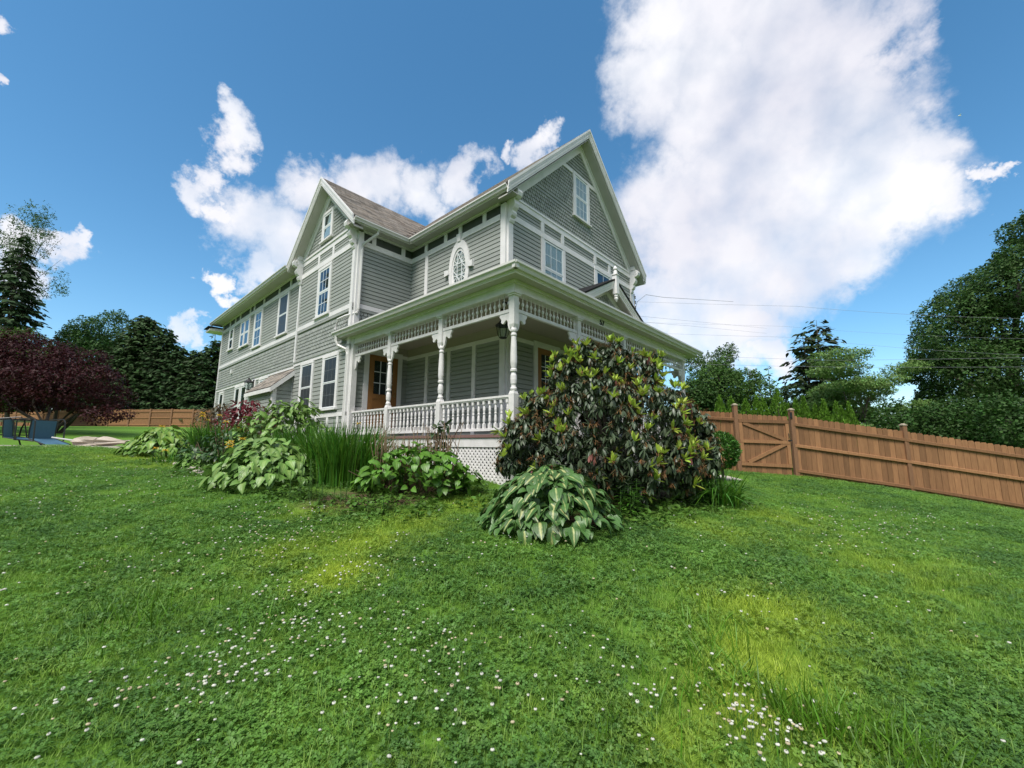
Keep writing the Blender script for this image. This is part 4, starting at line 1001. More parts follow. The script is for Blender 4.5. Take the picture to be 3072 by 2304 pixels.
def hosta_mat(name, rim, mid, w0, w1):
    m = bpy.data.materials.new(name); m.use_nodes = True; nt = m.node_tree; L = nt.links.new; b = nt.nodes['Principled BSDF']; b.inputs['Roughness'].default_value = .42; o = nt.nodes['Material Output']
    a = N(nt, 'ShaderNodeAttribute', attribute_name='acr'); tc = N(nt, 'ShaderNodeTexCoord'); n = N(nt, 'ShaderNodeTexNoise'); n.inputs['Scale'].default_value = 22; L(tc.outputs['Object'], n.inputs['Vector'])
    ad = N(nt, 'ShaderNodeMath', operation='MULTIPLY_ADD'); L(n.outputs['Fac'], ad.inputs[0]); ad.inputs[1].default_value = .5; L(a.outputs['Fac'], ad.inputs[2])
    oi = N(nt, 'ShaderNodeObjectInfo'); a2 = N(nt, 'ShaderNodeMath', operation='MULTIPLY_ADD'); L(oi.outputs['Random'], a2.inputs[0]); a2.inputs[1].default_value = .25; L(ad.outputs[0], a2.inputs[2])
    r = N(nt, 'ShaderNodeMapRange'); L(a2.outputs[0], r.inputs['Value']); r.inputs['From Min'].default_value = w0; r.inputs['From Max'].default_value = w1
    x = N(nt, 'ShaderNodeMix', data_type='RGBA'); L(r.outputs[0], x.inputs[0]); x.inputs[6].default_value = (*mid, 1); x.inputs[7].default_value = (*rim, 1)
    v = N(nt, 'ShaderNodeMapRange'); L(oi.outputs['Random'], v.inputs['Value']); v.inputs['To Min'].default_value = .72; v.inputs['To Max'].default_value = 1.25
    h = N(nt, 'ShaderNodeHueSaturation'); L(x.outputs[2], h.inputs['Color']); L(v.outputs[0], h.inputs['Value'])
    L(h.outputs[0], b.inputs['Base Color'])
    w = N(nt, 'ShaderNodeTexWave', wave_type='BANDS', bands_direction='X'); w.inputs['Scale'].default_value = 14; w.inputs['Distortion'].default_value = 1; L(tc.outputs['Object'], w.inputs['Vector'])
    bp = N(nt, 'ShaderNodeBump'); bp.inputs['Strength'].default_value = .25; bp.inputs['Distance'].default_value = .004; L(w.outputs[0], bp.inputs['Height']); L(bp.outputs[0], b.inputs['Normal'])
    t = N(nt, 'ShaderNodeBsdfTranslucent'); L(h.outputs[0], t.inputs[0]); ms = N(nt, 'ShaderNodeMixShader'); ms.inputs[0].default_value = .22; L(b.outputs[0], ms.inputs[1]); L(t.outputs[0], ms.inputs[2]); L(ms.outputs[0], o.inputs['Surface'])
    return m
HM_VAR = hosta_mat('cream_centred_hosta_leaf', (.065, .15, .035), (.52, .55, .22), .38, .62)
HM_GRN = hosta_mat('light_green_hosta_leaf', (.13, .26, .05), (.24, .36, .09), .2, 1.2)
HM_YEL = hosta_mat('yellow_green_hosta_leaf', (.13, .27, .035), (.26, .36, .06), .2, 1.1)
HM_HYD = hosta_mat('hydrangea_leaf', (.085, .21, .022), (.14, .28, .035), .1, .9)

def fine_leaf(nm, L_, W_, n, shape, fold, droop, m, wave=.0):
    V = []; F = []; A = []
    cols = (-1, -.5, 0, .5, 1)
    for i in range(n + 1):
        t = i / n; h = W_ * .5 * max(0.0, shape(t)); y = L_ * t; z = -L_ * droop * t * t
        for c in cols:
            V.append((c * h, y, z + abs(c) * h * fold - (abs(c) ** 2) * h * fold * .55 + wave * math.sin(t * 8 + c * 2))); A.append(abs(c))
        if i:
            a = (i - 1) * 5; F += [(a + k, a + k + 1, a + k + 6, a + k + 5) for k in range(4)]
    return np_mesh(nm, np.array(V), np.array(F), m, attrs=dict(acr=A), smooth=True)
ovate = lambda t: (math.sin(math.pi * t ** .75)) ** .8 if 0 < t < 1 else 0
heart = lambda t: (math.sin(math.pi * t ** .62)) ** .85 * (1 - .12 * t) if 0 < t < 1 else (.25 if t <= 0 else 0)

def hosta(name, label, base, R, H, n, m, size, cat='hosta', group=None, spread=1.0, seed=1):
    rr = random.Random(seed); root = empty(name, tuple(base), rr.uniform(0, 6), label, cat, group)
    ms = [fine_leaf('leaf', size, size * w, 6, heart, f, d, m, .004) for w, f, d in ((.78, .5, .25), (.7, .7, .35), (.8, .35, .3), (.72, .55, .42))]
    for i in range(n):
        t = (i + .5) / n; rad = R * math.sqrt(t) * rr.uniform(.88, 1.06); phi = rr.uniform(0, 6.283)
        k = min(1.05, rad / R); h = H * (1 - k ** 2.4) * rr.uniform(.86, 1.08) + .13 * H + rr.uniform(-.02, .03)
        slope = -.15 - .6 * k ** 1.6 + rr.uniform(-.28, .25)
        rb = rad - size * .4; ya = phi + rr.gauss(0, .5)
        d = np.array([[math.cos(ya) * math.cos(slope), math.sin(ya) * math.cos(slope), math.sin(slope)]])
        nrm = np.array([[rr.gauss(0, .28) + .35 * k * math.cos(phi), rr.gauss(0, .28) + .35 * k * math.sin(phi), 1.0]])
        Bm = basis(d, nrm)[0] * rr.choice((.55, .75, .9, 1.0, 1.1, 1.2)) * rr.uniform(.9, 1.08)
        gzl = 0
        M = Matrix(((*Bm[0], math.cos(phi) * rb), (*Bm[1], math.sin(phi) * rb), (*Bm[2], max(.05, h)), (0, 0, 0, 1)))
        o = bpy.data.objects.new('leaf', ms[i % 4]); COL.objects.link(o); o.parent = root; o.matrix_local = M
    # stems
    st_ = MB()
    for i in range(40):
        phi = rr.uniform(0, 6.28); k = rr.uniform(.2, .9); st_.tube([(0.08 * math.cos(phi), .08 * math.sin(phi), -.05), (R * k * .6 * math.cos(phi), R * k * .6 * math.sin(phi), H * .55), (R * k * math.cos(phi), R * k * math.sin(phi), H * (1 - k ** 2.2) + .02)], .006, 4, False)
    st_.obj('leaf_stalks', M_STALK, root, fix=False)
    # under-leaves that close the mound
    rn = np.random.default_rng(seed); k_ = 500; aa = rn.uniform(0, 6.283, k_); q = R * np.sqrt(rn.uniform(0, .95, k_)); hh = (H * (1 - (q / R) ** 2.4) + .08 * H) * rn.uniform(.35, .95, k_)
    fp = np.c_[np.cos(aa) * q * .92, np.sin(aa) * q * .92, hh]; fd = np.c_[np.cos(aa), np.sin(aa), np.full(k_, -.5)] + rn.normal(size=(k_, 3)) * .4
    v_, f_, c_ = scatter(leaf_tmpl(size * .8, size * .55, 3, ovate, .4, .3), fp, basis(fd, np.tile([[0, 0, 1.0]], (k_, 1)) + rn.normal(size=(k_, 3)) * .3), rn.uniform(.7, 1.1, k_), np.ones((k_, 3)))
    tag(link(bpy.data.objects.new('under_leaves', np_mesh('under_leaves', v_, f_, m, attrs=dict(acr=np.tile([1, .7, 1] * 4, k_)))), root), kind='stuff')
    return root
M_STALK = mat('green_stalk', (.08, .16, .04), .6)

def P3(px, depth, dz=0.0):
    g = gpt(px, depth); return np.array([g[0], g[1], g[2] + dz])

hosta('variegated_hosta', 'large hosta with cream-centred dark green leaves in front of the rhododendron', P3(1650, 5.2), .90, .56, 300, HM_VAR, .175, seed=1)
hosta('green_hosta', 'large light green hosta mound beside the tall iris blades', P3(818, 6.8), .92, .58, 300, HM_GRN, .18, seed=2)
hosta('green_hosta', 'yellow-green hosta at the far left end of the flower bed', P3(495, 10.2), .90, .55, 230, HM_YEL, .21, seed=3)
hosta('green_hosta', 'small sprig of pale hosta leaves by the edging stones', P3(590, 8.1), .28, .30, 26, HM_GRN, .18, seed=5)

# hydrangea
def leafy_mound(name, label, base, lumps, n, m, size, cat, seed=1, canes=0, cane_h=(.7, 1.1), cane_r=.5, asp=.72):
    """lumps relative to base (x, y, z, r); leaves sit on the outer surface of the lumps"""
    rr = np.random.default_rng(seed); root = empty(name, tuple(base), 0, label, cat)
    ms = [fine_leaf('leaf', size, size * asp * w, 5, ovate, f, d, m, .002) for w, f, d in ((1, .4, .25), (.9, .55, .35), (1.1, .3, .4))]
    L_ = np.array(lumps, float); k = 0; tries = 0
    while k < n and tries < n * 30:
        tries += 1
        l = L_[rr.choice(len(L_), p=L_[:, 3] ** 2 / np.sum(L_[:, 3] ** 2))]; d = rr.normal(size=3); d /= np.linalg.norm(d)
        if d[2] < -.45: continue
        p = l[:3] + d * l[3] * rr.uniform(.82, 1.05)
        if np.any(np.linalg.norm(L_[:, :3] - p, axis=1) < L_[:, 3] * .8): continue
        if p[2] < .03: continue
        h = np.array([d[0], d[1], 0]); h = h / (np.linalg.norm(h) + .01)
        di = h * .9 + rr.normal(size=3) * .4 + np.array([0, 0, -.25])
        Bm = basis(di[None], (np.array([0, 0, 1.0]) * .8 + d * .8 + rr.normal(size=3) * .2)[None])[0] * rr.uniform(.7, 1.2)
        o = bpy.data.objects.new('leaf', ms[k % 3]); COL.objects.link(o); o.parent = root; o.matrix_local = Matrix(((*Bm[0], p[0]), (*Bm[1], p[1]), (*Bm[2], p[2]), (0, 0, 0, 1))); k += 1
    st_ = MB()
    for i in range(30):
        l = L_[i % len(L_)]; st_.tube([(l[0] * .2, l[1] * .2, -.05), (l[0] * .7 + rr.normal() * .1, l[1] * .7 + rr.normal() * .1, l[2] * .6), (l[0] + rr.normal() * .15, l[1] + rr.normal() * .15, l[2] + l[3] * .6)], .006, 4, False)
    st_.obj('stems', M_STEMB, root, fix=False)
    fp = []
    for l in L_:
        q = rr.normal(size=(int(n * 1.4 / len(L_)), 3)); q /= np.linalg.norm(q, axis=1, keepdims=True); q = l[:3] + q * l[3] * rr.uniform(.3, .95, (len(q), 1)); fp.append(q[q[:, 2] > .02])
    fp = np.concatenate(fp); fd = rr.normal(size=fp.shape) + [0, 0, -.2]
    v_, f_, c_ = scatter(leaf_tmpl(size, size * asp, 3, ovate, .4, .3), fp, basis(fd, np.tile([[0, 0, 1.0]], (len(fp), 1)) + rr.normal(size=fp.shape) * .3), rr.uniform(.6, 1.05, len(fp)), np.ones(fp.shape))
    me_ = np_mesh('inner_leaves', v_, f_, m, attrs=dict(acr=np.tile([1, 0, 1] * 4, len(fp)))); tag(link(bpy.data.objects.new('inner_leaves', me_), root), kind='stuff')
    if canes:
        V = MB()
        for i in range(canes):
            a = rr.uniform(-1, 1) * cane_r; b = rr.uniform(.12, .5); h = rr.uniform(*cane_h); t = rr.normal(size=2) * .10
            V.tube([(a, b, .0), (a + t[0] * .5, b + t[1] * .5, h * .5), (a + t[0] + rr.normal() * .02, b + t[1], h)], [.007, .006, .004], 4, False)
        V.obj('dry_canes', M_CANE, root, fix=False)
    return root
M_STEMB = mat('brown_stem', (.10, .065, .04), .8); M_CANE = mat('dry_cane', (.30, .21, .13), .85, var=.6, vscale=3, col2=(.14, .09, .06))
leafy_mound('hydrangea_bush', 'low round-leaved hydrangea bush with dry canes before the porch rail', P3(1235, 6.45), [(-.35, 0, .28, .36), (.1, -.1, .32, .40), (.5, .0, .27, .36), (-.1, .15, .42, .36), (.3, .2, .42, .34), (-.6, .1, .2, .26), (.78, .05, .2, .25)], 295, HM_HYD, .145, 'bush', 4, canes=95, cane_h=(.72, 1.12), cane_r=.62)
leafy_mound('leafy_perennial', 'pale green divided-leaf perennial below the ground-floor windows', P3(835, 9.0), [(-.45, 0, .6, .45), (.2, 0, .75, .5), (.65, .1, .55, .42), (-.15, 0, 1.05, .3), (.4, .1, 1.1, .3), (-.8, .0, .4, .36)], 298, HM_GRN, .21, 'plant', 6, asp=.42)
leafy_mound('leafy_perennial', 'dark green peony clump in front of the yellow irises', P3(650, 8.2), [(-.3, 0, .3, .33), (.15, 0, .38, .38), (.5, .1, .25, .28), (-.5, .2, .2, .25)], 240, mat('peony_leaf', (.035, .085, .022), .45, transl=.15, objrand=.3), .13, 'plant', 7, asp=.4)
leafy_mound('sapling', 'small dark-leaved sapling standing against the porch skirt', P3(1320, 6.95), [(0, 0, .45, .12), (.02, 0, .65, .14), (-.05, 0, .85, .13), (.05, 0, 1.0, .12)], 46, mat('sapling_leaf', (.03, .075, .02), .45, transl=.15, objrand=.3), .12, 'sapling', 8, asp=.55)
leafy_mound('red_barberry', 'crimson-leaved shrub against the left wing wall', P3(722, 12.4), [(-.4, 0, .8, .4), (.25, 0, .95, .45), (0, .1, 1.15, .4), (.65, 0, .8, .32), (-.2, 0, .5, .4), (.3, 0, .45, .4)], 298, mat('crimson_leaf', (.13, .014, .022), .5, transl=.25, objrand=.45), .2, 'shrub', 9, asp=.35)
leafy_mound('bronze_shrub', 'thin bronze-green shrub at the far corner of the wing', P3(655, 12.9), [(-.4, 0, .9, .35), (0, 0, 1.1, .3), (-.2, 0, .5, .4)], 200, mat('bronze_leaf', (.09, .07, .035), .6, transl=.2, objrand=.4), .14, 'shrub', 10, asp=.4)
leafy_mound('bronze_shrub', 'dark bronze shrub between the crimson shrub and the lean-to', P3(790, 11.6), [(-.1, 0, .8, .3), (.2, 0, .7, .3), (0, 0, 1.05, .2)], 130, mat('dark_bronze_leaf', (.06, .03, .03), .6, transl=.2, objrand=.4), .1, 'shrub', 11, asp=.4)

# strap-leaved clumps
def blades(name, label, base, rx, ry, H, n, cat, bend=.25, w=.016, seed=1, m=None, flowers=None, lean=0.0, parts_extra=None):
    rr = np.random.default_rng(seed); root = empty(name, tuple(base), 0, label, cat)
    V = []; F = []; C = []
    ns = 6
    for i in range(n):
        a = rr.uniform(0, 6.28); q_ = math.sqrt(rr.uniform(0, 1)); x0, y0 = rx * q_ * math.cos(a), ry * q_ * math.sin(a)
        h = H * rr.uniform(.55, 1.05); d = np.array([math.cos(a + rr.normal() * .6), math.sin(a + rr.normal() * .6)]); bd = bend * rr.uniform(.2, 1.6)
        tw = rr.uniform(0, 3.14); ax = np.array([math.cos(tw), math.sin(tw)]); b = len(V); g = rr.uniform(.7, 1.3); cc = (g * rr.uniform(.8, 1.3), g, g * rr.uniform(.6, 1.1))
        for s in range(ns + 1):
            t = s / ns; out = bd * h * t ** 2.2; z = h * (t - .45 * bd * t ** 3 * (1 if bd < .5 else 1.5)); ww = w * (1 - t ** 2.5) * rr.uniform(.9, 1.1) + .0008
            c = np.array([x0 + d[0] * out, y0 + d[1] * out])
            V += [(c[0] - ax[0] * ww, c[1] - ax[1] * ww, z - .04), (c[0] + ax[0] * ww, c[1] + ax[1] * ww, z - .04)]; C += [cc, cc]
            if s: F.append((b + 2 * s - 2, b + 2 * s - 1, b + 2 * s + 1, b + 2 * s))
    me = np_mesh('blades', np.array(V), np.array(F), m or LM_BLADE, col=np.array(C)); tag(link(bpy.data.objects.new('blades', me), root), kind='stuff')
    if flowers:
        for (fx, fz, s) in flowers:
            f = MB()
            for k in range(6):
                an = k * math.pi / 3 + rr.uniform(-.2, .2); up = .5 if k % 2 else -.35
                f.prism([(0, 0, 0), (s * .5 * math.cos(an - .4), s * .5 * math.sin(an - .4), s * .3 * up + .01), (s * math.cos(an), s * math.sin(an), s * up), (s * .5 * math.cos(an + .4), s * .5 * math.sin(an + .4), s * .3 * up + .01)], (0, 0, .003))
            fy = rr.uniform(-.25, .0)
            f.obj('flower', M_YEL, root, (fx, fy, fz)); MB().tube([(fx * .8, fy, .0), (fx, fy, fz)], .005, 4, False).obj('flower_stem', M_STALK, root, fix=False)
    return root
M_YEL = mat('yellow_petal', (.75, .52, .04), .6, transl=.3)
blades('iris_clump', 'tall dense clump of iris blades between the hosta and the porch', P3(1035, 6.95), .62, .45, 1.10, 900, 'iris', .30, .012, 21, flowers=[(.25, .95, .05)])
blades('iris_clump', 'tall iris blades rising behind the light green hosta', P3(915, 7.7), .55, .4, 1.0, 560, 'iris', .32, .012, 22)
blades('iris_clump', 'clump of yellow-flowering irises at the left of the bed', P3(655, 9.3), .55, .4, 1.0, 560, 'iris', .26, .014, 23, flowers=[(-.25, .98, .075), (-.2, .9, .06), (.28, .86, .075), (.1, 1.0, .07), (.45, .72, .06), (-.3, 1.05, .07)])
blades('day_lily_clump', 'arching day lily clump at the right of the rhododendron', P3(2150, 6.9), .28, .26, .78, 260, 'day lily', .95, .013, 24)
blades('flower_stalks', 'thin tall green stalks rising behind the day lily clump', P3(2125, 7.6), .18, .12, 1.5, 14, 'plant', .12, .007, 25)
blades('grassy_clump', 'ragged grassy stems among the dry canes by the porch', P3(1175, 7.0), .65, .25, .85, 260, 'grass clump', .2, .008, 26, m=mat('tan_green_blade', (.17, .18, .07), .7, attr='Col', transl=.2))
blades('lily_foliage', 'yellow lily blooms beside the green hosta', P3(712, 7.6), .22, .15, .5, 60, 'lily', .3, .012, 27, flowers=[(-.12, .52, .08), (.02, .46, .08), (.12, .6, .07), (-.05, .36, .07), (-.02, .55, .06)])
blades('lily_foliage', 'low yellow lilies near the edging stones', P3(505, 8.9), .3, .15, .3, 50, 'lily', .3, .012, 28, flowers=[(-.1, .3, .07), (.1, .26, .07), (.35, .3, .06), (.0, .75, .07)])

# whorled stalks (lilies, goldenrod)
def whorled(name, label, base, stalks, cat, seed, m, L_=.11, W_=.016):
    rr = np.random.default_rng(seed); root = empty(name, tuple(base), 0, label, cat); tm = leaf_tmpl(L_, W_, 3, lambda t: math.sin(math.pi * (t * .9 + .08)), .3, .35)
    pos = []; dr = []
    st_ = MB()
    for (x, y, h) in stalks:
        st_.tube([(x, y, -.03), (x + rr.normal() * .02, y, h)], .005, 4, False); k = int(h / .018)
        for i in range(k):
            z = h * (.15 + .85 * i / k); a = i * 2.4; pos.append((x, y, z)); dr.append((math.cos(a), math.sin(a), .1 + .5 * (i / k)))
    pos = np.array(pos); B_ = basis(np.array(dr), np.tile([[0, 0, 1.0]], (len(pos), 1)))
    stuff('leaves', [scatter(tm, pos, B_, RNG.uniform(.7, 1.15, len(pos)), jit(len(pos), (1, 1, 1), .3))], m, root); st_.obj('stalks', M_STALK, root, fix=False)
rs = random.Random(5)
def stk(n, rx, ry, h0, h1): return [(rs.uniform(-rx, rx), rs.uniform(-ry, ry), rs.uniform(h0, h1)) for _ in range(n)]
whorled('lily_stalks', 'leafy lily stalks at the foot of the rhododendron beside the hosta', P3(1882, 5.7), stk(9, .13, .1, .3, .5), 'lily', 31, LM_BLADE, .15, .022)
whorled('lily_stalks', 'leafy lily stalks below the day lily clump', P3(2105, 6.7), stk(10, .16, .1, .35, .6), 'lily', 32, LM_BLADE, .14, .02)
whorled('goldenrod', 'upright narrow-leaved weed stalks at the corner of the green hosta', P3(922, 5.85), stk(7, .14, .12, .35, .62), 'weed', 33, LM_GRN, .10, .015)
whorled('goldenrod', 'short narrow-leaved weeds on bare soil left of the hydrangea', P3(1010, 5.75), stk(6, .22, .12, .15, .32), 'weed', 34, LM_GRN, .09, .018)
whorled('goldenrod', 'bright green weeds in front of the hydrangea', P3(1125, 5.5), stk(9, .3, .1, .12, .25), 'weed', 35, leafmat('bright_weed_leaf', (.13, .26, .035), .3), .085, .035)

# weedy ground cover round the shrub bed
pos = []; 
for (px, dp, r, n) in ((1960, 6.1, .5, 260), (2060, 6.7, .45, 200), (1900, 5.5, .4, 160), (1080, 5.6, .5, 150), (880, 6.0, .3, 90), (1220, 5.7, .5, 120), (620, 7.6, .5, 160), (720, 7.0, .4, 120), (1480, 6.0, .4, 120), (2150, 7.4, .5, 140), (1400, 6.8, .35, 130), (530, 9.0, .6, 120), (1250, 6.05, .7, 120)):
    c = gpt(px, dp)
    for _ in range(int(n * 1.8)):
        a = RNG.uniform(0, 6.28); q_ = r * 1.15 * math.sqrt(RNG.uniform()); x, y = c[0] + q_ * math.cos(a), c[1] + q_ * math.sin(a); pos.append((x, y, gz(x, y) + RNG.uniform(.02, .16) * (1 - q_ / r * .7)))
pos = np.array(pos); d = rdir(len(pos)); d[:, 2] = np.abs(d[:, 2]) * .4
stuff('weed_ground_cover', [scatter(leaf_tmpl(.075, .05, 3, lambda t: math.sin(math.pi * t ** .8), .3, .3), pos, basis(d, np.tile([[0, 0, 1.0]], (len(pos), 1)) + RNG.normal(size=pos.shape) * .3), RNG.uniform(.6, 1.3, len(pos)), jit(len(pos), (1, 1, 1), .35))], LM_GRN, kind='stuff')

# ------------------------------------------------------------------ rhododendron
def rhododendron():
    base = P3(1830, 6.9); root = empty('rhododendron', tuple(base), 0, 'large rhododendron with bright new shoots and brown spent blooms at the porch corner', 'shrub')
    lumps = np.array([(*at(x, y, d), r) for x, y, d, r in ((1800, 1125, 7.1, .52), (1715, 1150, 6.95, .40), (1905, 1140, 7.3, .45), (1760, 1062, 7.15, .24), (1850, 1070, 7.3, .26), (1955, 1090, 7.4, .2), (1660, 1255, 6.8, .46), (1780, 1265, 6.5, .74), (1920, 1270, 6.9, .70), (2005, 1230, 7.3, .42), (2075, 1285, 7.5, .36),
        (1590, 1330, 6.6, .42), (1715, 1370, 6.25, .56), (1850, 1385, 6.2, .60), (1980, 1385, 6.7, .58), (2075, 1375, 7.1, .45), (1545, 1300, 6.8, .26), (1600, 1215, 6.9, .2), (2110, 1330, 7.4, .24), (1530, 1380, 6.5, .22), (1690, 1090, 7.0, .17))])
    pts = []; nr = []
    tries = 0
    while len(pts) < 1150 and tries < 90000:
        tries += 1; l = lumps[RNG.choice(len(lumps), p=lumps[:, 3] ** 2 / np.sum(lumps[:, 3] ** 2))]; d = RNG.normal(size=3); d /= np.linalg.norm(d)
        if d[2] < -.75: continue
        p = l[:3] + d * l[3] * RNG.uniform(.9, 1.06)
        if np.any(np.linalg.norm(lumps[:, :3] - p, axis=1) < lumps[:, 3] * .88): continue
        if pts and np.min(np.linalg.norm(np.array(pts) - p, axis=1)) < .07: continue
        pts.append(p); nr.append(d)
    pts = np.array(pts); nr = np.array(nr); n = len(pts)
    ax = nr * .8 + np.array([0, 0, .55]) + RNG.normal(size=(n, 3)) * .2; ax /= np.linalg.norm(ax, axis=1, keepdims=True)
    old = leaf_tmpl(.125, .044, 4, lambda t: (math.sin(math.pi * (t * .93 + .05))) ** .75, .3, .25)
    yng = leaf_tmpl(.135, .045, 4, lambda t: (math.sin(math.pi * (t * .93 + .05))) ** .8, .5, -.1)
    ded = leaf_tmpl(.075, .012, 2, lambda t: 1 - .5 * t, .3, .4)
    O = [[], []]; Y = [[], []]; D = [[], []]; R_ = [[], []]
    for i in range(n):
        a = ax[i]; t1 = np.cross(a, [0.3, 0.2, 1]); t1 /= np.linalg.norm(t1); t2 = np.cross(a, t1); k = RNG.integers(8, 13)
        young = RNG.uniform() < (.24 if nr[i][2] > -.1 else .08); dead = RNG.uniform() < .55; red = RNG.uniform() < .025
        for j in range(k):
            an = 6.283 * j / k + RNG.uniform(-.25, .25); r = math.cos(an) * t1 + math.sin(an) * t2
            O[0].append(pts[i] - a * RNG.uniform(.0, .07)); O[1].append(r + a * RNG.uniform(-.55, .1) + np.array([0, 0, -.35]))
        if young:
            for j in range(RNG.integers(6, 10)):
                an = RNG.uniform(0, 6.28); r = math.cos(an) * t1 + math.sin(an) * t2; Y[0].append(pts[i] + a * .03); Y[1].append(r * RNG.uniform(.5, 1.1) + a * .6 + np.array([0, 0, .25]))
        if dead:
            for j in range(18):
                an = RNG.uniform(0, 6.28); r = math.cos(an) * t1 + math.sin(an) * t2; D[0].append(pts[i] + a * RNG.uniform(.01, .07)); D[1].append(r + a * RNG.uniform(-.2, 1))
        if red:
            for j in range(9):
                R_[0].append(pts[i] + RNG.normal(size=3) * .04); R_[1].append(np.array([0, 0, -1.0]) + RNG.normal(size=3) * .25)
    def up(dr): dr = np.array(dr); return basis(dr, np.tile([[0, 0, 1.0]], (len(dr), 1)) + RNG.normal(size=dr.shape) * .15)
    op = np.array(O[0]); ob = up(O[1]); oc = jit(len(op), (1, 1, 1), .35)
    # the leaves nearest the camera are pieces of their own, the rest one mass
    order = np.argsort(np.linalg.norm(op - np.array([0, 0, EYE]), axis=1)); nearI = order[:300]; rest = order[300:]
    def single(nm, tm, P_, B_, idx, m, lo=.8, hi=1.25):
        v = [np_mesh(nm, tm[0] * s, tm[1], m, col=np.tile([[g, g, g]], (len(tm[0]), 1))) for s, g in ((1, .8), (.85, 1.0), (1.1, 1.2), (.95, .95))]
        for q_, i in enumerate(idx):
            o = bpy.data.objects.new(nm, v[q_ % 4]); COL.objects.link(o); o.parent = root; b = B_[i]; p = P_[i] - base
            o.matrix_local = Matrix(((*b[0], p[0]), (*b[1], p[1]), (*b[2], p[2]), (0, 0, 0, 1)))
    single('leaf', old, op, ob, nearI, LM_DARK)
    inner = []
    for l in lumps:
        for _ in range(230): d = RNG.normal(size=3); d /= np.linalg.norm(d); inner.append(l[:3] + d * l[3] * RNG.uniform(.55, .85))
    inner = np.array(inner); ib = up(rdir(len(inner)) + np.array([0, 0, -.3]))
    stuff('old_leaves', [scatter(old, op[rest], ob[rest], RNG.uniform(.75, 1.15, len(rest)), oc[rest]), scatter(old, inner, ib, RNG.uniform(.8, 1.3, len(inner)), jit(len(inner), (1, 1, 1), .3))], LM_DARK, root, 'stuff', base)
    yp = np.array(Y[0]); yb = up(Y[1]); o2 = np.argsort(np.linalg.norm(yp - np.array([0, 0, EYE]), axis=1))
    single('young_leaf', yng, yp, yb, o2[:300], LM_YOUNG)
    if len(o2) > 300: stuff('young_leaves', [scatter(yng, yp[o2[300:]], yb[o2[300:]], RNG.uniform(.8, 1.25, len(o2) - 300), jit(len(o2) - 300, (1, 1, 1), .25, .12))], LM_YOUNG, root, 'stuff', base)
    dp_ = np.array(D[0]); stuff('spent_blooms', [scatter(ded, dp_, up(D[1]), RNG.uniform(.5, 1.1, len(dp_)), jit(len(dp_), (1.1, 1, .9), .45, .15))], LM_DEAD, root, 'stuff', base)
    rp = np.array(R_[0]); stuff('withered_red_leaves', [scatter(old, rp, up(R_[1]), RNG.uniform(.6, .9, len(rp)), jit(len(rp), (1, 1, 1), .3))], leafmat('withered_red_leaf', (.16, .06, .045), .1, .7), root, 'stuff', base)
    tr = MB()
    for i, l in enumerate(lumps):
        p = l[:3] - base; tr.tube([(RNG.uniform(-.15, .15), RNG.uniform(-.1, .1), -.1), (p[0] * .35 + RNG.normal() * .05, p[1] * .35, p[2] * .45), (p[0] * .8, p[1] * .8, p[2] * .85), tuple(p)], [.045, .035, .022, .01], 6, False)
    tr.obj('branches', M_BARK, root, fix=False)
rhododendron()

# ------------------------------------------------------------------ trees
quadleaf = (np.array([(-.35, 0, 0), (0, .25, .06), (.35, .0, 0), (0, -.05, .0), (-.12, .55, -.05), (.12, .55, -.05), (.3, .85, -.15), (-.3, .85, -.12), (0, 1.0, -.2)], float), np.array([(0, 3, 2, 1), (1, 5, 6, 8), (1, 8, 7, 4)], int))
def limbs(mb, base, top, r0, targets, rr):
    base = np.array(base, float); top = np.array(top, float); mid = (base + top) / 2 + rr.normal(size=3) * .04 * np.linalg.norm(top - base)
    mb.tube([base, mid, top], [r0, r0 * .75, r0 * .35], 9, False)
    for t in targets:
        t = np.array(t); s = base + (top - base) * rr.uniform(.3, .85); m = (s + t) / 2 + np.array([0, 0, .08 * np.linalg.norm(t - s)]); mb.tube([s, m, t], [r0 * .42, r0 * .28, r0 * .08], 6, False)
        for _ in range(2):
            e = t + rr.normal(size=3) * .13 * np.linalg.norm(t - s) * np.array([1, 1, .6]); mb.tube([m, (m + e) / 2 + rr.normal(size=3) * .05, e], [r0 * .18, r0 * .1, r0 * .04], 5, False)
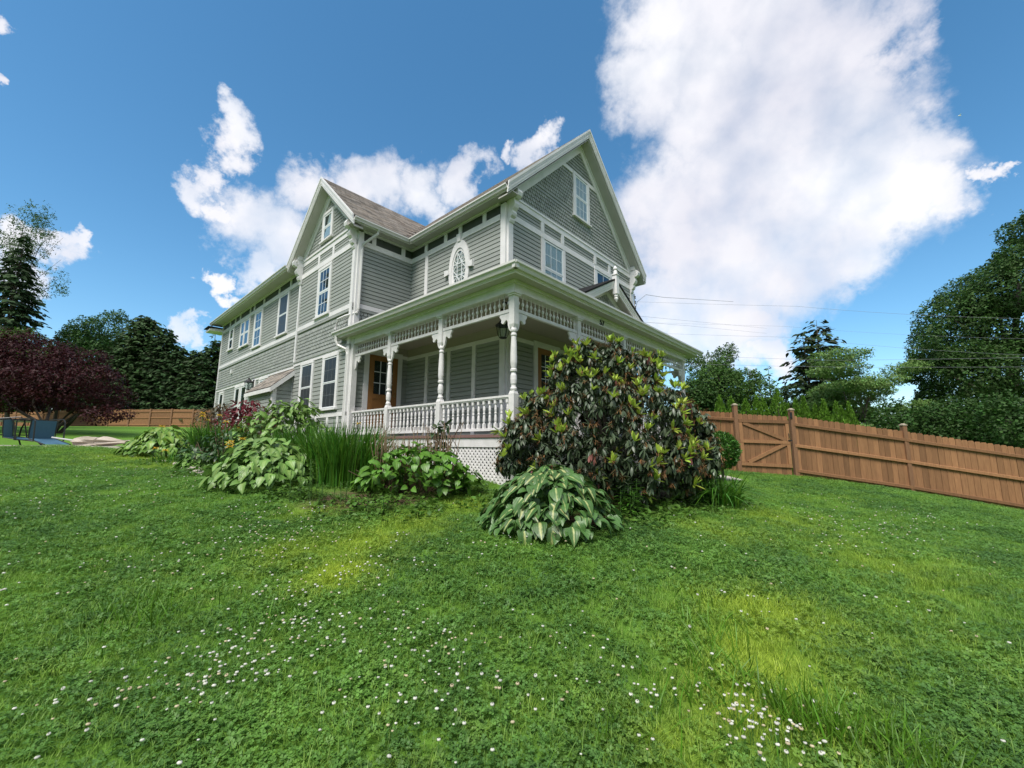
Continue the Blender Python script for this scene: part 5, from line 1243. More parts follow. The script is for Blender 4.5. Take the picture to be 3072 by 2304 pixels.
def broadleaf(name, label, base, lumps, n, size, m, seed, col=(1, 1, 1), trunk_h=None, r0=.2, group=None, hollow=.75, droop=0.0, cat='tree', inner=.25):
    rr = np.random.default_rng(seed); base = np.array(base, float); root = empty(name, tuple(base), 0, label, cat, group)
    L_ = np.array(lumps, float); ch = []
    for l in L_:
        if l[3] > .9:
            for _ in range(6):
                d = rr.normal(size=3); d /= np.linalg.norm(d); c = l.copy(); c[:3] = l[:3] + d * l[3] * .88 * np.array([1, 1, l[4] if len(l) > 4 else 1]); c[3] = l[3] * rr.uniform(.26, .42); ch.append(c)
    if ch: L_ = np.concatenate([L_, np.array(ch)])
    A = L_[:, 3] ** 2; P_ = []; Nn = []
    sq = L_[:, 4] if L_.shape[1] > 4 else np.ones(len(L_))
    for _ in range(14):
        m_ = n; i = rr.choice(len(L_), size=m_, p=A / A.sum()); d = rr.normal(size=(m_, 3)); d /= np.linalg.norm(d, axis=1, keepdims=True)
        sc_ = np.c_[np.ones(m_), np.ones(m_), sq[i]]; rad = np.where(rr.uniform(size=m_) > inner, rr.uniform(.86, 1.08, m_), rr.uniform(.4, .85, m_))
        p = L_[i, :3] + d * sc_ * (L_[i, 3] * rad)[:, None]; ok = np.ones(m_, bool)
        for j in range(len(L_)): ok &= np.linalg.norm((p - L_[j, :3]) / np.array([1, 1, sq[j]]), axis=1) >= L_[j, 3] * hollow * .85
        P_ += list(p[ok]); Nn += list(d[ok])
        if len(P_) >= n: break
    P_ = P_[:n]; Nn = Nn[:n]
    P_ = np.array(P_); Nn = np.array(Nn); k = len(P_)
    dr = Nn * .6 + rr.normal(size=(k, 3)) * .6 + np.array([0, 0, -droop]); g = rr.uniform(.7, 1.3, (k, 1))
    lid = rr.uniform(.8, 1.2, (len(L_), 3))
    C = np.array(col)[None] * g * (1 + rr.uniform(-.12, .12, (k, 3)))
    v, f, c = scatter(quadleaf, P_, basis(dr, Nn + np.array([0, 0, .8]) + rr.normal(size=(k, 3)) * .3), size * rr.uniform(.6, 1.3, k), C)
    o = link(bpy.data.objects.new('crown', np_mesh('crown', v, f, m, col=c)), root); o['kind'] = 'stuff'
    tb = MB(); top = L_[np.argmax(L_[:, 2]), :3] * np.array([.6, .6, .72]); limbs(tb, (0, 0, -.3), top, r0, [l[:3] for l in L_[:9]], rr); tb.obj('trunk', M_BARK, root, fix=False)
    return root
spray = (np.array([(-.09, 0, .0), (.09, 0, 0), (.26, .35, -.03), (-.26, .35, -.03), (.17, .75, -.10), (-.17, .75, -.10), (0.02, 1.05, -.2), (-.02, 1.05, -.2)], float), np.array([(0, 1, 2, 3), (3, 2, 4, 5), (5, 4, 6, 7)], int))
def conifer(name, label, base, H, R, m, seed, whorl=.42, per=9, droop=.25, up=.1, size=.55, z0=.06, col=(1, 1, 1), leaders=1, power=.9, group=None, gaps=.0, cat='tree'):
    rr = np.random.default_rng(seed); base = np.array(base, float); root = empty(name, tuple(base), 0, label, cat, group); P_ = []; D_ = []; S_ = []
    tb = MB()
    for ld in range(leaders):
        off = np.array([rr.uniform(-.25, .25) * R * 1.6, rr.uniform(-.1, .1) * R, 0]) if leaders > 1 else np.zeros(3)
        h_ = H * (1 if ld == 0 else rr.uniform(.86, .95)); lean = off * .35
        tb.tube([(0, 0, -.4), (off[0] * .6, off[1] * .6, h_ * .4), tuple(off + np.array([0, 0, h_ * .98]))], [.028 * H * .6, .018 * H * .6, .01], 8, False)
        z = z0 * h_
        while z < h_ * .985:
            t = z / h_; rad = R * (1 - t) ** power * (.9 if t > .12 else .75) + .06
            for b in range(per):
                if rr.uniform() < gaps: continue
                a = rr.uniform(0, 6.283); L_ = rad * rr.uniform(.65, 1.1); c = off * min(1, t * 1.6) + np.array([0, 0, z + rr.uniform(-.5, .5) * whorl]); d = np.array([math.cos(a), math.sin(a), 0])
                e = c + d * L_ + np.array([0, 0, -droop * L_ + up * L_ * L_ / max(R, .1) * .6]); md = (c + e) / 2 + np.array([0, 0, .05 * L_])
                if L_ > .8: tb.tube([c, md, e], [.012 * H * .12 + .01, .012, .004], 4, False)
                ns = max(2, int(L_ / (size * .32)))
                for s in range(ns):
                    q_ = (s + rr.uniform(.2, 1)) / ns; q_ = .18 + .82 * q_; p = (1 - q_) ** 2 * c + 2 * q_ * (1 - q_) * md + q_ ** 2 * e
                    sd = d * rr.uniform(.3, 1) + np.cross(d, [0, 0, 1]) * rr.choice([-1, 1]) * rr.uniform(.2, 1) + np.array([0, 0, -rr.uniform(.0, .55)])
                    P_.append(p + rr.normal(size=3) * .05); D_.append(sd); S_.append(size * rr.uniform(.6, 1.15) * (1 - .35 * q_) * min(1, .5 + L_ / 1.5))
            z += whorl
    P_ = np.array(P_); D_ = np.array(D_); k = len(P_); C = np.array(col)[None] * rr.uniform(.65, 1.4, (k, 1)) * (1 + rr.uniform(-.1, .1, (k, 3)))
    v, f, c = scatter(spray, P_, basis(D_, np.tile([[0, 0, 1.0]], (k, 1)) + rr.normal(size=(k, 3)) * .5), np.array(S_), C)
    o = link(bpy.data.objects.new('crown', np_mesh('crown', v, f, m, col=c)), root); o['kind'] = 'stuff'
    tb.obj('trunk', M_BARK, root, fix=False)
    return root

def pxh(px, ytop, depth):
    """ground point under a picture column and the height up to picture row ytop there"""
    g = gpt(px, depth); return g, at(px, ytop, depth)[2] - g[2]

# purple maple on the left lawn
def maple():
    g = gpt(150, 19.0); S = 19.0 / FPX
    L_ = []
    for (px, py, r) in ((60, 1060, 1.5), (150, 1050, 1.4), (240, 1080, 1.3), (310, 1130, 1.1), (360, 1180, .9), (20, 1120, 1.6), (120, 1130, 1.6), (220, 1160, 1.4), (300, 1200, 1.1), (-60, 1080, 1.6), (-80, 1160, 1.5), (40, 1190, 1.2), (160, 1195, 1.1), (380, 1235, .65), (90, 1010, .9), (-20, 1020, 1.0), (330, 1240, .7)):
        dp = 19 + random.uniform(-1.2, 1.6); p = at(px - 28, py + 4, dp); L_.append((*(p - g), r, .5))
    rr = np.random.default_rng(2); root = broadleaf('purple_maple', 'spreading dark purple-red Japanese maple on the left lawn', g, L_, 26000, .13, LM_MAPLE, 41, (1, 1, 1), r0=.05, hollow=.6, droop=.35, inner=.4)
    tb = MB()
    for a, e in ((-2.6, 1.3), (-1.2, 1.4), (.2, 1.5), (1.2, 1.3), (2.2, 1.2), (2.8, 1.1)):
        tb.tube([(a * .05, 0, -.2), (a * .15, RNG.uniform(-.2, .2), .35), (a * .5, RNG.uniform(-.5, .5), 1.0), (a, RNG.uniform(-1, 1), e + .4), (a * 1.25, RNG.uniform(-1, 1), e + 1.1)], [.085, .075, .055, .035, .015], 7, False)
    tb.obj('stems', mat('dark_maple_bark', (.05, .04, .036), .9), root, fix=False)
maple()

# left background trees
TG = 'trees behind the back fence'
g, h = pxh(-45, 700, 50); conifer('spruce', 'tall dark spruce at the left edge of the picture', g, h, 7.5, LM_CONI, 51, whorl=.7, per=16, droop=.35, up=.5, size=1.1, group=TG)
g, h = pxh(-95, 610, 56); broadleaf('tall_ash', 'thin-leaved tall tree above the spruce at the left edge', g, [(2 + RNG.uniform(-3, 3) + (0 if z < .7 else -1), RNG.uniform(-2, 2), h * z, RNG.uniform(1.6, 2.6)) for z in (.55, .6, .66, .7, .75, .8, .84, .88, .92, .96, .78, .86)], 4200, .30, LM_TREE, 52, (1.3, 1.3, 1.2), r0=.3, group=TG, hollow=.2, inner=.6)
g, h = pxh(10, 1010, 40); broadleaf('lime_green_tree', 'yellow-green tree under the spruce at the left edge', g, [(-2, 0, h * .75, 2.4), (0, 0, h * .82, 2.2), (2, 0, h * .6, 2.2), (-3, 0, h * .5, 2.2), (1, -1, h * .45, 2.4), (3.4, 0, h * .4, 1.6)], 12000, .30, LM_TREE, 53, (1.5, 1.45, .9), r0=.2, group=TG)
for (px, yt, dp, R, lab, sd, cl) in ((205, 1000, 62, 5.5, 'pale round tree just right of the spruce, beyond the maple', 54, (1.2, 1.25, 1.2)), (275, 965, 58, 4.5, 'blue-green loose tree between the pale tree and the big evergreen', 55, (.9, 1.1, 1.0))):
    g, h = pxh(px, yt, dp); broadleaf('round_tree', lab, g, [(RNG.uniform(-.6, .6) * R, RNG.uniform(-.5, .5) * R, h * z, R * RNG.uniform(.35, .6)) for z in (.3, .4, .5, .55, .65, .7, .78, .85, .92)], 13000, .36, LM_TREE, sd, cl, r0=.25, group=TG)
for (px, yt, dp, R, lab, sd, cl) in ((385, 950, 47, 5.0, 'broadest dark evergreen behind the back fence, round topped', 56, (1.25, 1.25, 1.1)), (455, 985, 46.5, 4.0, 'narrow dark evergreen with a pointed top beside the broadest one', 57, (1.05, 1.05, 1)), (505, 1040, 46, 4.0, 'low dark evergreen in the dip of the hedge line', 58, (1, 1.1, 1)), (560, 1050, 46, 4.2, 'dark evergreen second from the house corner', 59, (1.1, 1.1, 1)), (625, 1020, 45.5, 4.4, 'dark evergreen nearest the far corner of the house', 60, (1.0, 1.1, .95)), (300, 1040, 48, 3.6, 'dark evergreen half hidden behind the maple crown', 61, (1, 1, 1))):
    g, h = pxh(px, yt, dp); conifer('hedge_evergreen', lab, g, h, R, LM_CONI, sd, whorl=.5, per=32, droop=.12, up=.4, size=.68, col=cl, power=.42 if sd == 56 else .55, group=TG)
for (px, yt, lab, sd) in ((608, 972, 'bare-branched spruce top behind the evergreens, left of a pair', 62), (640, 985, 'bare-branched spruce top nearest the house eave', 63)):
    g, h = pxh(px, yt, 62); conifer('spruce', lab, g, h, 3.6, LM_CONI, sd, whorl=1.1, per=5, droop=.1, up=.1, size=.9, col=(.9, .95, 1), group=TG, gaps=.2)

# right background
RG = 'trees beyond the right-hand fence'
arb = ((2168, 1178, 15.6), (2203, 1183, 15.8), (2247, 1187, 15.4), (2281, 1180, 15.6), (2300, 1186, 16.0), (2345, 1158, 15.6), (2374, 1203, 15.2), (2399, 1187, 15.8), (2423, 1182, 15.4), (2457, 1204, 15.6), (2484, 1190, 15.2), (2521, 1196, 15.6), (2536, 1210, 15.0), (2560, 1198, 15.4))
alab = ['first from the house', 'second from the house', 'third from the house', 'fourth from the house', 'fifth from the house', 'tallest of all, left of the gate latch post', 'short one right of the tallest', 'left of a close pair beyond the latch post', 'right of a close pair beyond the latch post', 'fourth from the right end', 'taller one before the last group of three', 'left of the last three', 'shortest, in the middle of the last three', 'last at the right end']
asp = (np.array([(-.12, 0, 0), (.12, 0, 0), (.2, .4, 0), (-.2, .4, 0), (.03, 1, 0), (-.03, 1, 0)], float), np.array([(0, 1, 2, 3), (3, 2, 4, 5)], int))
for k, ((px, yt, dp), al) in enumerate(zip(arb, alab)):
    g, h = pxh(px, yt, dp); R = .44 if k != 5 else .62; n = 7000; rr = np.random.default_rng(70 + k)
    root = empty('arborvitae', tuple(g), 0, 'conical green arborvitae behind the fence, ' + al, 'arborvitae', 'arborvitae row behind the fence')
    z = h * (1 - rr.uniform(0, 1, n) ** .62); a = rr.uniform(0, 6.283, n); rad = R * np.clip(((h - z) / h) * 2.0, 0, 1) ** 1.05 * rr.uniform(.78, 1.06, n) * (1 + .12 * np.sin(a * 5 + k))
    P_ = np.c_[rad * np.cos(a), rad * np.sin(a), z - .1]; D_ = np.c_[np.cos(a) * .45, np.sin(a) * .45, np.ones(n)] + rr.normal(size=(n, 3)) * .3
    v, f, c = scatter(asp, P_, basis(D_, np.c_[np.cos(a), np.sin(a), np.zeros(n)] + rr.normal(size=(n, 3)) * .5), rr.uniform(.05, .10, n), np.ones((n, 3)) * rr.uniform(.55, 1.45, (n, 1)))
    o = link(bpy.data.objects.new('crown', np_mesh('crown', v, f, LM_ARB, col=c)), root); o['kind'] = 'stuff'
    MB().tube([(0, 0, -.3), (0, 0, h * .85)], [.05, .01], 6, False).obj('trunk', M_BARK, root, fix=False)
def lumpy(h, R, zs, sq=.8, dx=0): return [(RNG.uniform(-.65, .65) * R + dx, RNG.uniform(-.5, .5) * R, h * z, R * RNG.uniform(.34, .55), sq) for z in zs]
g, h = pxh(2150, 1045, 36); broadleaf('airy_tree', 'airy light green tree right of the porch eave', g, lumpy(h, 2.6, (.45, .55, .62, .7, .78, .85, .9, .95, .6, .75)), 7500, .22, LM_TREE, 81, (1.35, 1.3, 1.2), r0=.16, group=RG, hollow=.2, inner=.5)
g, h = pxh(2205, 1085, 33); broadleaf('round_tree', 'dense mid-green tree right of the airy one', g, lumpy(h, 3.2, (.4, .5, .55, .6, .68, .75, .82, .88, .45, .35)), 16000, .24, LM_TREE, 82, (1.25, 1.3, 1.1), r0=.2, group=RG)
g, h = pxh(2095, 1140, 30); broadleaf('round_tree', 'low dark tree just beside the porch end', g, lumpy(h, 2.2, (.4, .5, .6, .7, .8, .9)), 8000, .24, LM_TREE, 83, (.9, 1, .9), r0=.15, group=RG)
g, h = pxh(2300, 1180, 34); broadleaf('round_tree', 'low spreading tree behind the arborvitae by the gate', g, lumpy(h, 3.4, (.35, .5, .6, .7, .8, .85)), 7000, .26, LM_TREE, 84, (.28, .36, .3), r0=.15, group=RG)
g, h = pxh(2325, 1092, 40); conifer('young_fir', 'small open fir left of the big spruce', g, h, 2.2, LM_CONI, 85, whorl=.7, per=7, droop=-.1, up=.2, size=.7, col=(1.5, 1.6, 1.4), group=RG, gaps=.1)
g, h = pxh(2465, 955, 38); conifer('norway_spruce', 'tall dark spruce with open drooping branches beyond the fence', g, h, 5.2, LM_CONI, 86, whorl=.55, per=9, droop=.2, up=.15, size=.8, col=(.95, .85, .78), leaders=2, power=.58, group=RG, gaps=.15)
g, h = pxh(2640, 1062, 26); broadleaf('pale_honey_locust', 'pale grey-green tree with flat layered branches by the big maple', g, [(RNG.uniform(-3.2, 3.0), RNG.uniform(-2, 2), h * z, RNG.uniform(1.0, 1.6), .28) for z in (.3, .4, .45, .5, .58, .63, .7, .74, .8, .86, .9, .95, .55, .67, .78, .35, .42)], 24000, .155, LM_TREE, 87, (2.9, 2.45, 2.9), r0=.10, group=RG, hollow=.3, droop=.1, inner=.5)
g, h = pxh(2520, 1160, 27); broadleaf('pale_honey_locust', 'small pale layered tree in front of the spruce', g, [(RNG.uniform(-1.8, 1.6), RNG.uniform(-1, 1), h * z, RNG.uniform(.7, 1.2), .32) for z in (.3, .4, .5, .6, .7, .8, .9, .95)], 9000, .155, LM_TREE, 88, (2.4, 2.15, 2.3), r0=.1, group=RG, hollow=.3, inner=.5)
def bigmaple():
    g = gpt(2990, 27); L_ = []
    for (px, py, r) in ((2860, 960, 2.0), (2920, 900, 2.0), (2990, 870, 2.1), (3060, 850, 2.2), (2840, 1040, 2.0), (2930, 1010, 2.4), (3030, 980, 2.4), (3100, 960, 2.4), (2810, 1110, 1.5), (2900, 1120, 2.2), (3000, 1110, 2.4), (3090, 1100, 2.4), (2880, 1200, 1.9), (2980, 1210, 2.0), (3080, 1210, 2.2), (3060, 760, 1.2), (3040, 700, .9), (3090, 690, 1.2), (3130, 800, 2.2), (2830, 1220, 1.4), (2780, 1010, .8), (2790, 1060, .9), (3140, 640, 1.0)):
        L_.append((*(at(px, py, 27 + random.uniform(-1.5, 2.5)) - g), r, .85))
    broadleaf('big_maple', 'huge dark green maple filling the right edge', g, L_, 60000, .225, LM_TREE, 89, (.95, 1.05, .95), r0=.3, group=RG, hollow=.75, droop=.2)
bigmaple()
for (px, yt, dp, lab, sd) in ((2800, 1215, 21, 'dark shrub under the maple near the second fence post', 90), (2920, 1225, 20, 'dark shrub under the maple in the middle of the last fence panel', 91), (3050, 1240, 19, 'dark shrub under the maple at the right edge', 92)):
    g, h = pxh(px, yt, dp); broadleaf('understorey_shrub', lab, g, [(RNG.uniform(-1.6, 1.6), RNG.uniform(-.8, .8), h * z, RNG.uniform(.8, 1.3)) for z in (.3, .4, .5, .6, .7, .8, .85)], 8000, .19, LM_TREE, sd, (.8, .95, .85), r0=.08, group='shrubs behind the fence', cat='shrub')
# far wood closing the horizon on both sides
fw_ = []
for k in range(46):
    az = math.radians(-75 + 150 * k / 45); dd = RNG.uniform(85, 110); x, y = dd * math.sin(az), dd * math.cos(az); z = gz(x, y)
    d = rdir(240); fw_ += list(np.c_[x + d[:, 0] * 5, y + d[:, 1] * 4, z + 4.2 + d[:, 2] * 4.6])
for k in range(64):
    az = math.radians(62 + 238 * k / 63); dd = RNG.uniform(34, 46); x, y = dd * math.sin(az), dd * math.cos(az); z = gz(x, y); ht = RNG.uniform(16, 23) if k < 12 or k > 50 else RNG.uniform(9, 14)
    d = rdir(330) * RNG.uniform(.6, 1, (330, 1)); fw_ += list(np.c_[x + d[:, 0] * 3.6, y + d[:, 1] * 3, z + ht * .55 + d[:, 2] * ht * .55])
fw_ = np.array(fw_); kk = len(fw_); v, f, c = scatter(quadleaf, fw_, basis(rdir(kk), np.tile([[0, 0, 1.0]], (kk, 1)) + RNG.normal(size=(kk, 3)) * .4), RNG.uniform(1.0, 2.0, kk), jit(kk, (1.0, 1.1, 1.0), .3))
tag(link(bpy.data.objects.new('distant_wood', np_mesh('distant_wood', v, f, LM_TREE, col=c))), kind='stuff')
# clipped ball by the path
def ball():
    g = gpt(2163, 9.6); c0 = at(2163, 1352, 9.6); r = .36; root = empty('boxwood_ball', tuple(g), 0, 'clipped round boxwood beside the gate path', 'shrub'); n = 4200; d = rdir(n)
    P_ = (c0 - g) + d * r * RNG.uniform(.85, 1.03, (n, 1)) * np.array([1, 1, 1.1]); v, f, c = scatter(asp, P_, basis(d * .6 + RNG.normal(size=(n, 3)) * .5 + [0, 0, .4], d + RNG.normal(size=(n, 3)) * .5), RNG.uniform(.05, .09, n), jit(n, (1, 1, 1), .4))
    o = link(bpy.data.objects.new('crown', np_mesh('crown', v, f, leafmat('boxwood_foliage', (.055, .15, .02), .15), col=c)), root); o['kind'] = 'stuff'
    MB().tube([(0, 0, -.1), tuple((c0 - g))], .03, 6, False).obj('trunk', M_BARK, root, fix=False)
ball()

# ------------------------------------------------------------------ fences
def fence_panel(root, a, b, za, zb, o, h=1.72, pw=.142, top_extra=0.0, rails=(.16, .86, 1.46), seed=1, picket_me=None, side=-1):
    """pickets and rails between two points; heights follow the ground. side: which way the rails face"""
    a, b = np.array(a), np.array(b); L_ = np.linalg.norm(b - a); d = (b - a) / L_; nrm = np.array([d[1], -d[0]]) * 1.0
    n = max(1, round((L_ - .02) / pw)); w = (L_ - .02) / n; rz = math.atan2(d[1], d[0])
    for i in range(n):
        s = .01 + (i + .5) * w; p = a + d * s; z = za + (zb - za) * s / L_; of = random.uniform(-.004, .004); inst('picket', picket_me, root, (p[0] + nrm[0] * of - o[0], p[1] + nrm[1] * of - o[1], z - o[2] + random.uniform(-.008, .008) + top_extra), (0, random.gauss(0, .002), rz + random.gauss(0, .012)), (w / pw, 1, 1))
    for r in rails:
        mb = MB(); t = .019; hh = .045
        A = np.array([*a, za + r]); B = np.array([*b, zb + r]); q_ = np.array([*(nrm * t), 0]); q2_ = np.array([*(nrm * (t + .042)), 0])
        mb.hexa([A + q_ - [0, 0, hh], B + q_ - [0, 0, hh], B + q2_ - [0, 0, hh * .9], A + q2_ - [0, 0, hh * .9], A + q_ + [0, 0, hh], B + q_ + [0, 0, hh], B + q2_ + [0, 0, hh * .7], A + q2_ + [0, 0, hh * .7]])
        mb.v = [tuple(np.array(v) - np.array(o)) for v in mb.v]; mb.obj('rail', M_FENCE, root)
pk = MB(); w2 = .0672
pk.prism([(-w2, -.009, .0), (w2, -.009, 0), (w2, -.009, 1.66), (w2 - .025, -.009, 1.70), (-w2 + .025, -.009, 1.70), (-w2, -.009, 1.66)], (0, .018, 0)); PICKET = pk.mesh('picket', M_FENCE)
def fpost(root, p, z, o, h=1.82, s=.055, rz=0.0):
    mb = MB(); mb.box((-s, -s, -.2), (s, s, h)); ob = mb.obj('post', M_POST, root, (p[0] - o[0], p[1] - o[1], z - o[2])); ob.rotation_euler = (0, 0, rz)
    c = MB(); c.box((-s - .012, -s - .012, h), (s + .012, s + .012, h + .03)); c.hexa([(-s, -s, h + .03), (s, -s, h + .03), (s, s, h + .03), (-s, s, h + .03), (-.02, -.02, h + .06), (.02, -.02, h + .06), (.02, .02, h + .06), (-.02, .02, h + .06)]); c.obj('post_cap', M_CAP, ob)
    return ob
M_CAP = mat('weathered_post_cap', (.42, .36, .27), .7, var=.5)
zA, zB_, zC, zD, zL = .79, .69, .26, -.40, .93
o = (FBp[0], FBp[1], zB_)
FEN = empty('wooden_fence', o, 0, 'tall cedar picket fence sloping down from the gate to the right', 'fence')
fence_panel(FEN, FBp, FC, zB_, zC, o, picket_me=PICKET); fence_panel(FEN, FC, FD, zC, zD, o, picket_me=PICKET); fence_panel(FEN, FD, (18.0, 10.3), zD, -.95, o, picket_me=PICKET)
for p, z in ((FBp, zB_), (FC, zC), (FD, zD)): fpost(FEN, p, z, o, 1.86)
mb = MB(); mb.box((-.075, -.075, 1.62), (-.02, -.057, 1.80)); mb.obj('dark_bracket', M_BLACK, FEN, (0, 0, 0))
o = (FA[0], FA[1], zA)
FEN2 = empty('wooden_fence', o, 0, 'short cedar fence panel between the porch end and the gate', 'fence')
fence_panel(FEN2, FL0, FA, zL, zA, o, picket_me=PICKET, rails=(.3, .95, 1.5)); fpost(FEN2, FA, zA, o, 1.9)
# gate
o = ((FA[0] + .07), FA[1], zA - .02); GATE = empty('garden_gate', o, 0, 'cedar gate with Z-bracing and dark latch between two posts', 'gate')
ga, gb = np.array([FA[0] + .075, FA[1]]), np.array([FBp[0] - .12, FBp[1] + .0]); Lg = np.linalg.norm(gb - ga); dg_ = (gb - ga) / Lg; rzg = math.atan2(dg_[1], dg_[0]); GATE.rotation_euler = (0, 0, rzg)
ng = 10; wg = Lg / ng
for i in range(ng): inst('picket', PICKET, GATE, ((i + .5) * wg, 0, -.02 - .008 * i), None, (wg / .142, 1, 1))
def gbar(x0, z0, x1, z1, w=.045, t=.04, nm='brace'):
    d = np.array([x1 - x0, z1 - z0]); d /= np.linalg.norm(d); q_ = np.array([-d[1], d[0]]) * w; P = [(x0 - q_[0], z0 - q_[1]), (x1 - q_[0], z1 - q_[1]), (x1 + q_[0], z1 + q_[1]), (x0 + q_[0], z0 + q_[1])]
    MB().hexa([(x, -.0095, z) for x, z in P] + [(x, -.0095 - t, z) for x, z in P]).obj(nm, M_FENCE, GATE)
gbar(.0, .26, Lg, .20, nm='rail'); gbar(.0, .90, Lg, .86, t=.041, nm='rail'); gbar(0, 1.48, Lg, 1.44, t=.042, nm='rail')
gbar(.045, .31, .045, 1.43, t=.036, nm='stile'); gbar(Lg - .045, .25, Lg - .045, 1.39, t=.036, nm='stile')
gbar(.12, 1.42, Lg - .1, .93, t=.034); gbar(.2, .30, Lg - .1, .83, t=.034)
MB().tube([(Lg - .04, -.06, .98), (Lg - .04, -.085, 1.0), (Lg - .04, -.085, 1.1), (Lg - .04, -.06, 1.12)], .009, 6).obj('latch_handle', M_BLACK, GATE)
MB().box((Lg - .06, -.062, .9), (Lg + .05, -.05, .93)).obj('latch', M_BLACK, GATE)
# back fence across the left lawn
b0_, b1_ = np.array(on_ground(-380, 1287, 30, 60)[:2]), None
pA = np.array([-60.0, 47.6]); pB = np.array([-44.0, 43.0]); pC = np.array([-25.0, 41.0])
bp = MB(); bp.prism([(-.3, -.01, 0), (.3, -.01, 0), (.3, -.01, 1.78), (-.3, -.01, 1.78)], (0, .02, 0))
o = (pB[0], pB[1], gz(*pB)); BF = empty('wooden_fence', o, 0, 'long cedar fence across the back of the left lawn', 'fence')
def far_fence(a, b):
    L_ = np.linalg.norm(b - a); n = int(round(L_ / 2.44)); d = (b - a) / n
    for i in range(n):
        p, q_ = a + d * i, a + d * (i + 1); zp, zq = gz(*p), gz(*q_); u_ = (q_ - p) / np.linalg.norm(q_ - p); nn = np.array([u_[1], -u_[0]])
        mb = MB(); m_ = 16
        for k in range(m_):
            s0, s1 = (k + .04) / m_, (k + .96) / m_; A = p + (q_ - p) * s0; B = p + (q_ - p) * s1; z0_ = zp + (zq - zp) * s0; j_ = random.uniform(-.012, .012)
            mb.hexa([(A[0], A[1], z0_ - .05), (B[0], B[1], z0_ - .05), (B[0] + nn[0] * .02, B[1] + nn[1] * .02, z0_ - .05), (A[0] + nn[0] * .02, A[1] + nn[1] * .02, z0_ - .05), (A[0], A[1], z0_ + 1.8 + j_), (B[0], B[1], z0_ + 1.8 + j_), (B[0] + nn[0] * .02, B[1] + nn[1] * .02, z0_ + 1.8 + j_), (A[0] + nn[0] * .02, A[1] + nn[1] * .02, z0_ + 1.8 + j_)])
        mb.v = [tuple(np.array(v) - np.array(o)) for v in mb.v]; mb.obj('picket_panel', M_FENCE, BF, fix=False)
        for r in (.25, .95, 1.55):
            A = np.array([*p, zp + r]); B = np.array([*q_, zq + r]); e = np.array([*(nn * .022), 0]); e2 = np.array([*(nn * .065), 0]); h_ = np.array([0, 0, .05])
            mb = MB(); mb.hexa([A + e - h_, B + e - h_, B + e2 - h_, A + e2 - h_, A + e + h_, B + e + h_, B + e2 + h_, A + e2 + h_]); mb.v = [tuple(np.array(v) - np.array(o)) for v in mb.v]; mb.obj('rail', M_FENCE, BF)
        MB().box((-.07, -.07, -.2), (.07, .09, 1.86)).obj('post', M_POST, BF, (p[0] + nn[0] * .04 - o[0], p[1] + nn[1] * .04 - o[1], zp - o[2]))
far_fence(pA, pB); far_fence(pB, pC)

# ------------------------------------------------------------------ patio, path, stones
pz = 1.43
mb = MB(); mb.prism([(x, y, pz) for x, y in PATIO], (0, 0, -.12)); tag(mb.obj('patio', M_CONC), kind='structure')
pc = path_c; ang_ = .3
pth = [(pc[0] - .75, pc[1] - .1), (pc[0] + .05, pc[1] - .22), (pc[0] + .38, pc[1] + .12), (pc[0] + .25, pc[1] + .7), (pc[0] - .8, pc[1] + .8)]
V = [(x, y, gz(x, y) + .012) for x, y in pth]; tag(MB().prism(V, (0, 0, -.06)).obj('path', M_CONC), kind='structure')
def rock(name, label, px, dp, r, seed, group='edging stones'):
    rr = np.random.default_rng(seed); bm = bmesh.new(); bmesh.ops.create_icosphere(bm, subdivisions=2, radius=r)
    for v in bm.verts: v.co *= 1 + rr.normal() * .07; v.co.z *= .6; v.co.x *= 1.25
    me = bpy.data.meshes.new('stone'); bm.to_mesh(me); bm.free(); me.materials.append(M_STONE); g = gpt(px, dp); o_ = link(bpy.data.objects.new(name, me), None, (g[0], g[1], g[2] + r * .25)); o_.rotation_euler = (0, 0, rr.uniform(0, 3)); tag(o_, label, 'stone', group)
for i, (px, dp, r, lab) in enumerate(((545, 8.55, .10, 'grey edging stone, leftmost of the short row'), (556, 8.3, .09, 'grey edging stone, second from the left'), (571, 8.05, .12, 'pale edging stone, largest, in the middle of the row'), (589, 7.85, .10, 'pale edging stone just right of the largest'), (603, 7.6, .07, 'small pale edging stone near the right end'), (612, 7.45, .06, 'smallest edging stone at the right end of the row'), (495, 8.95, .07, 'lone small stone beside the low yellow lilies'))):
    rock('edging_stone', lab, px, dp, r, 100 + i)

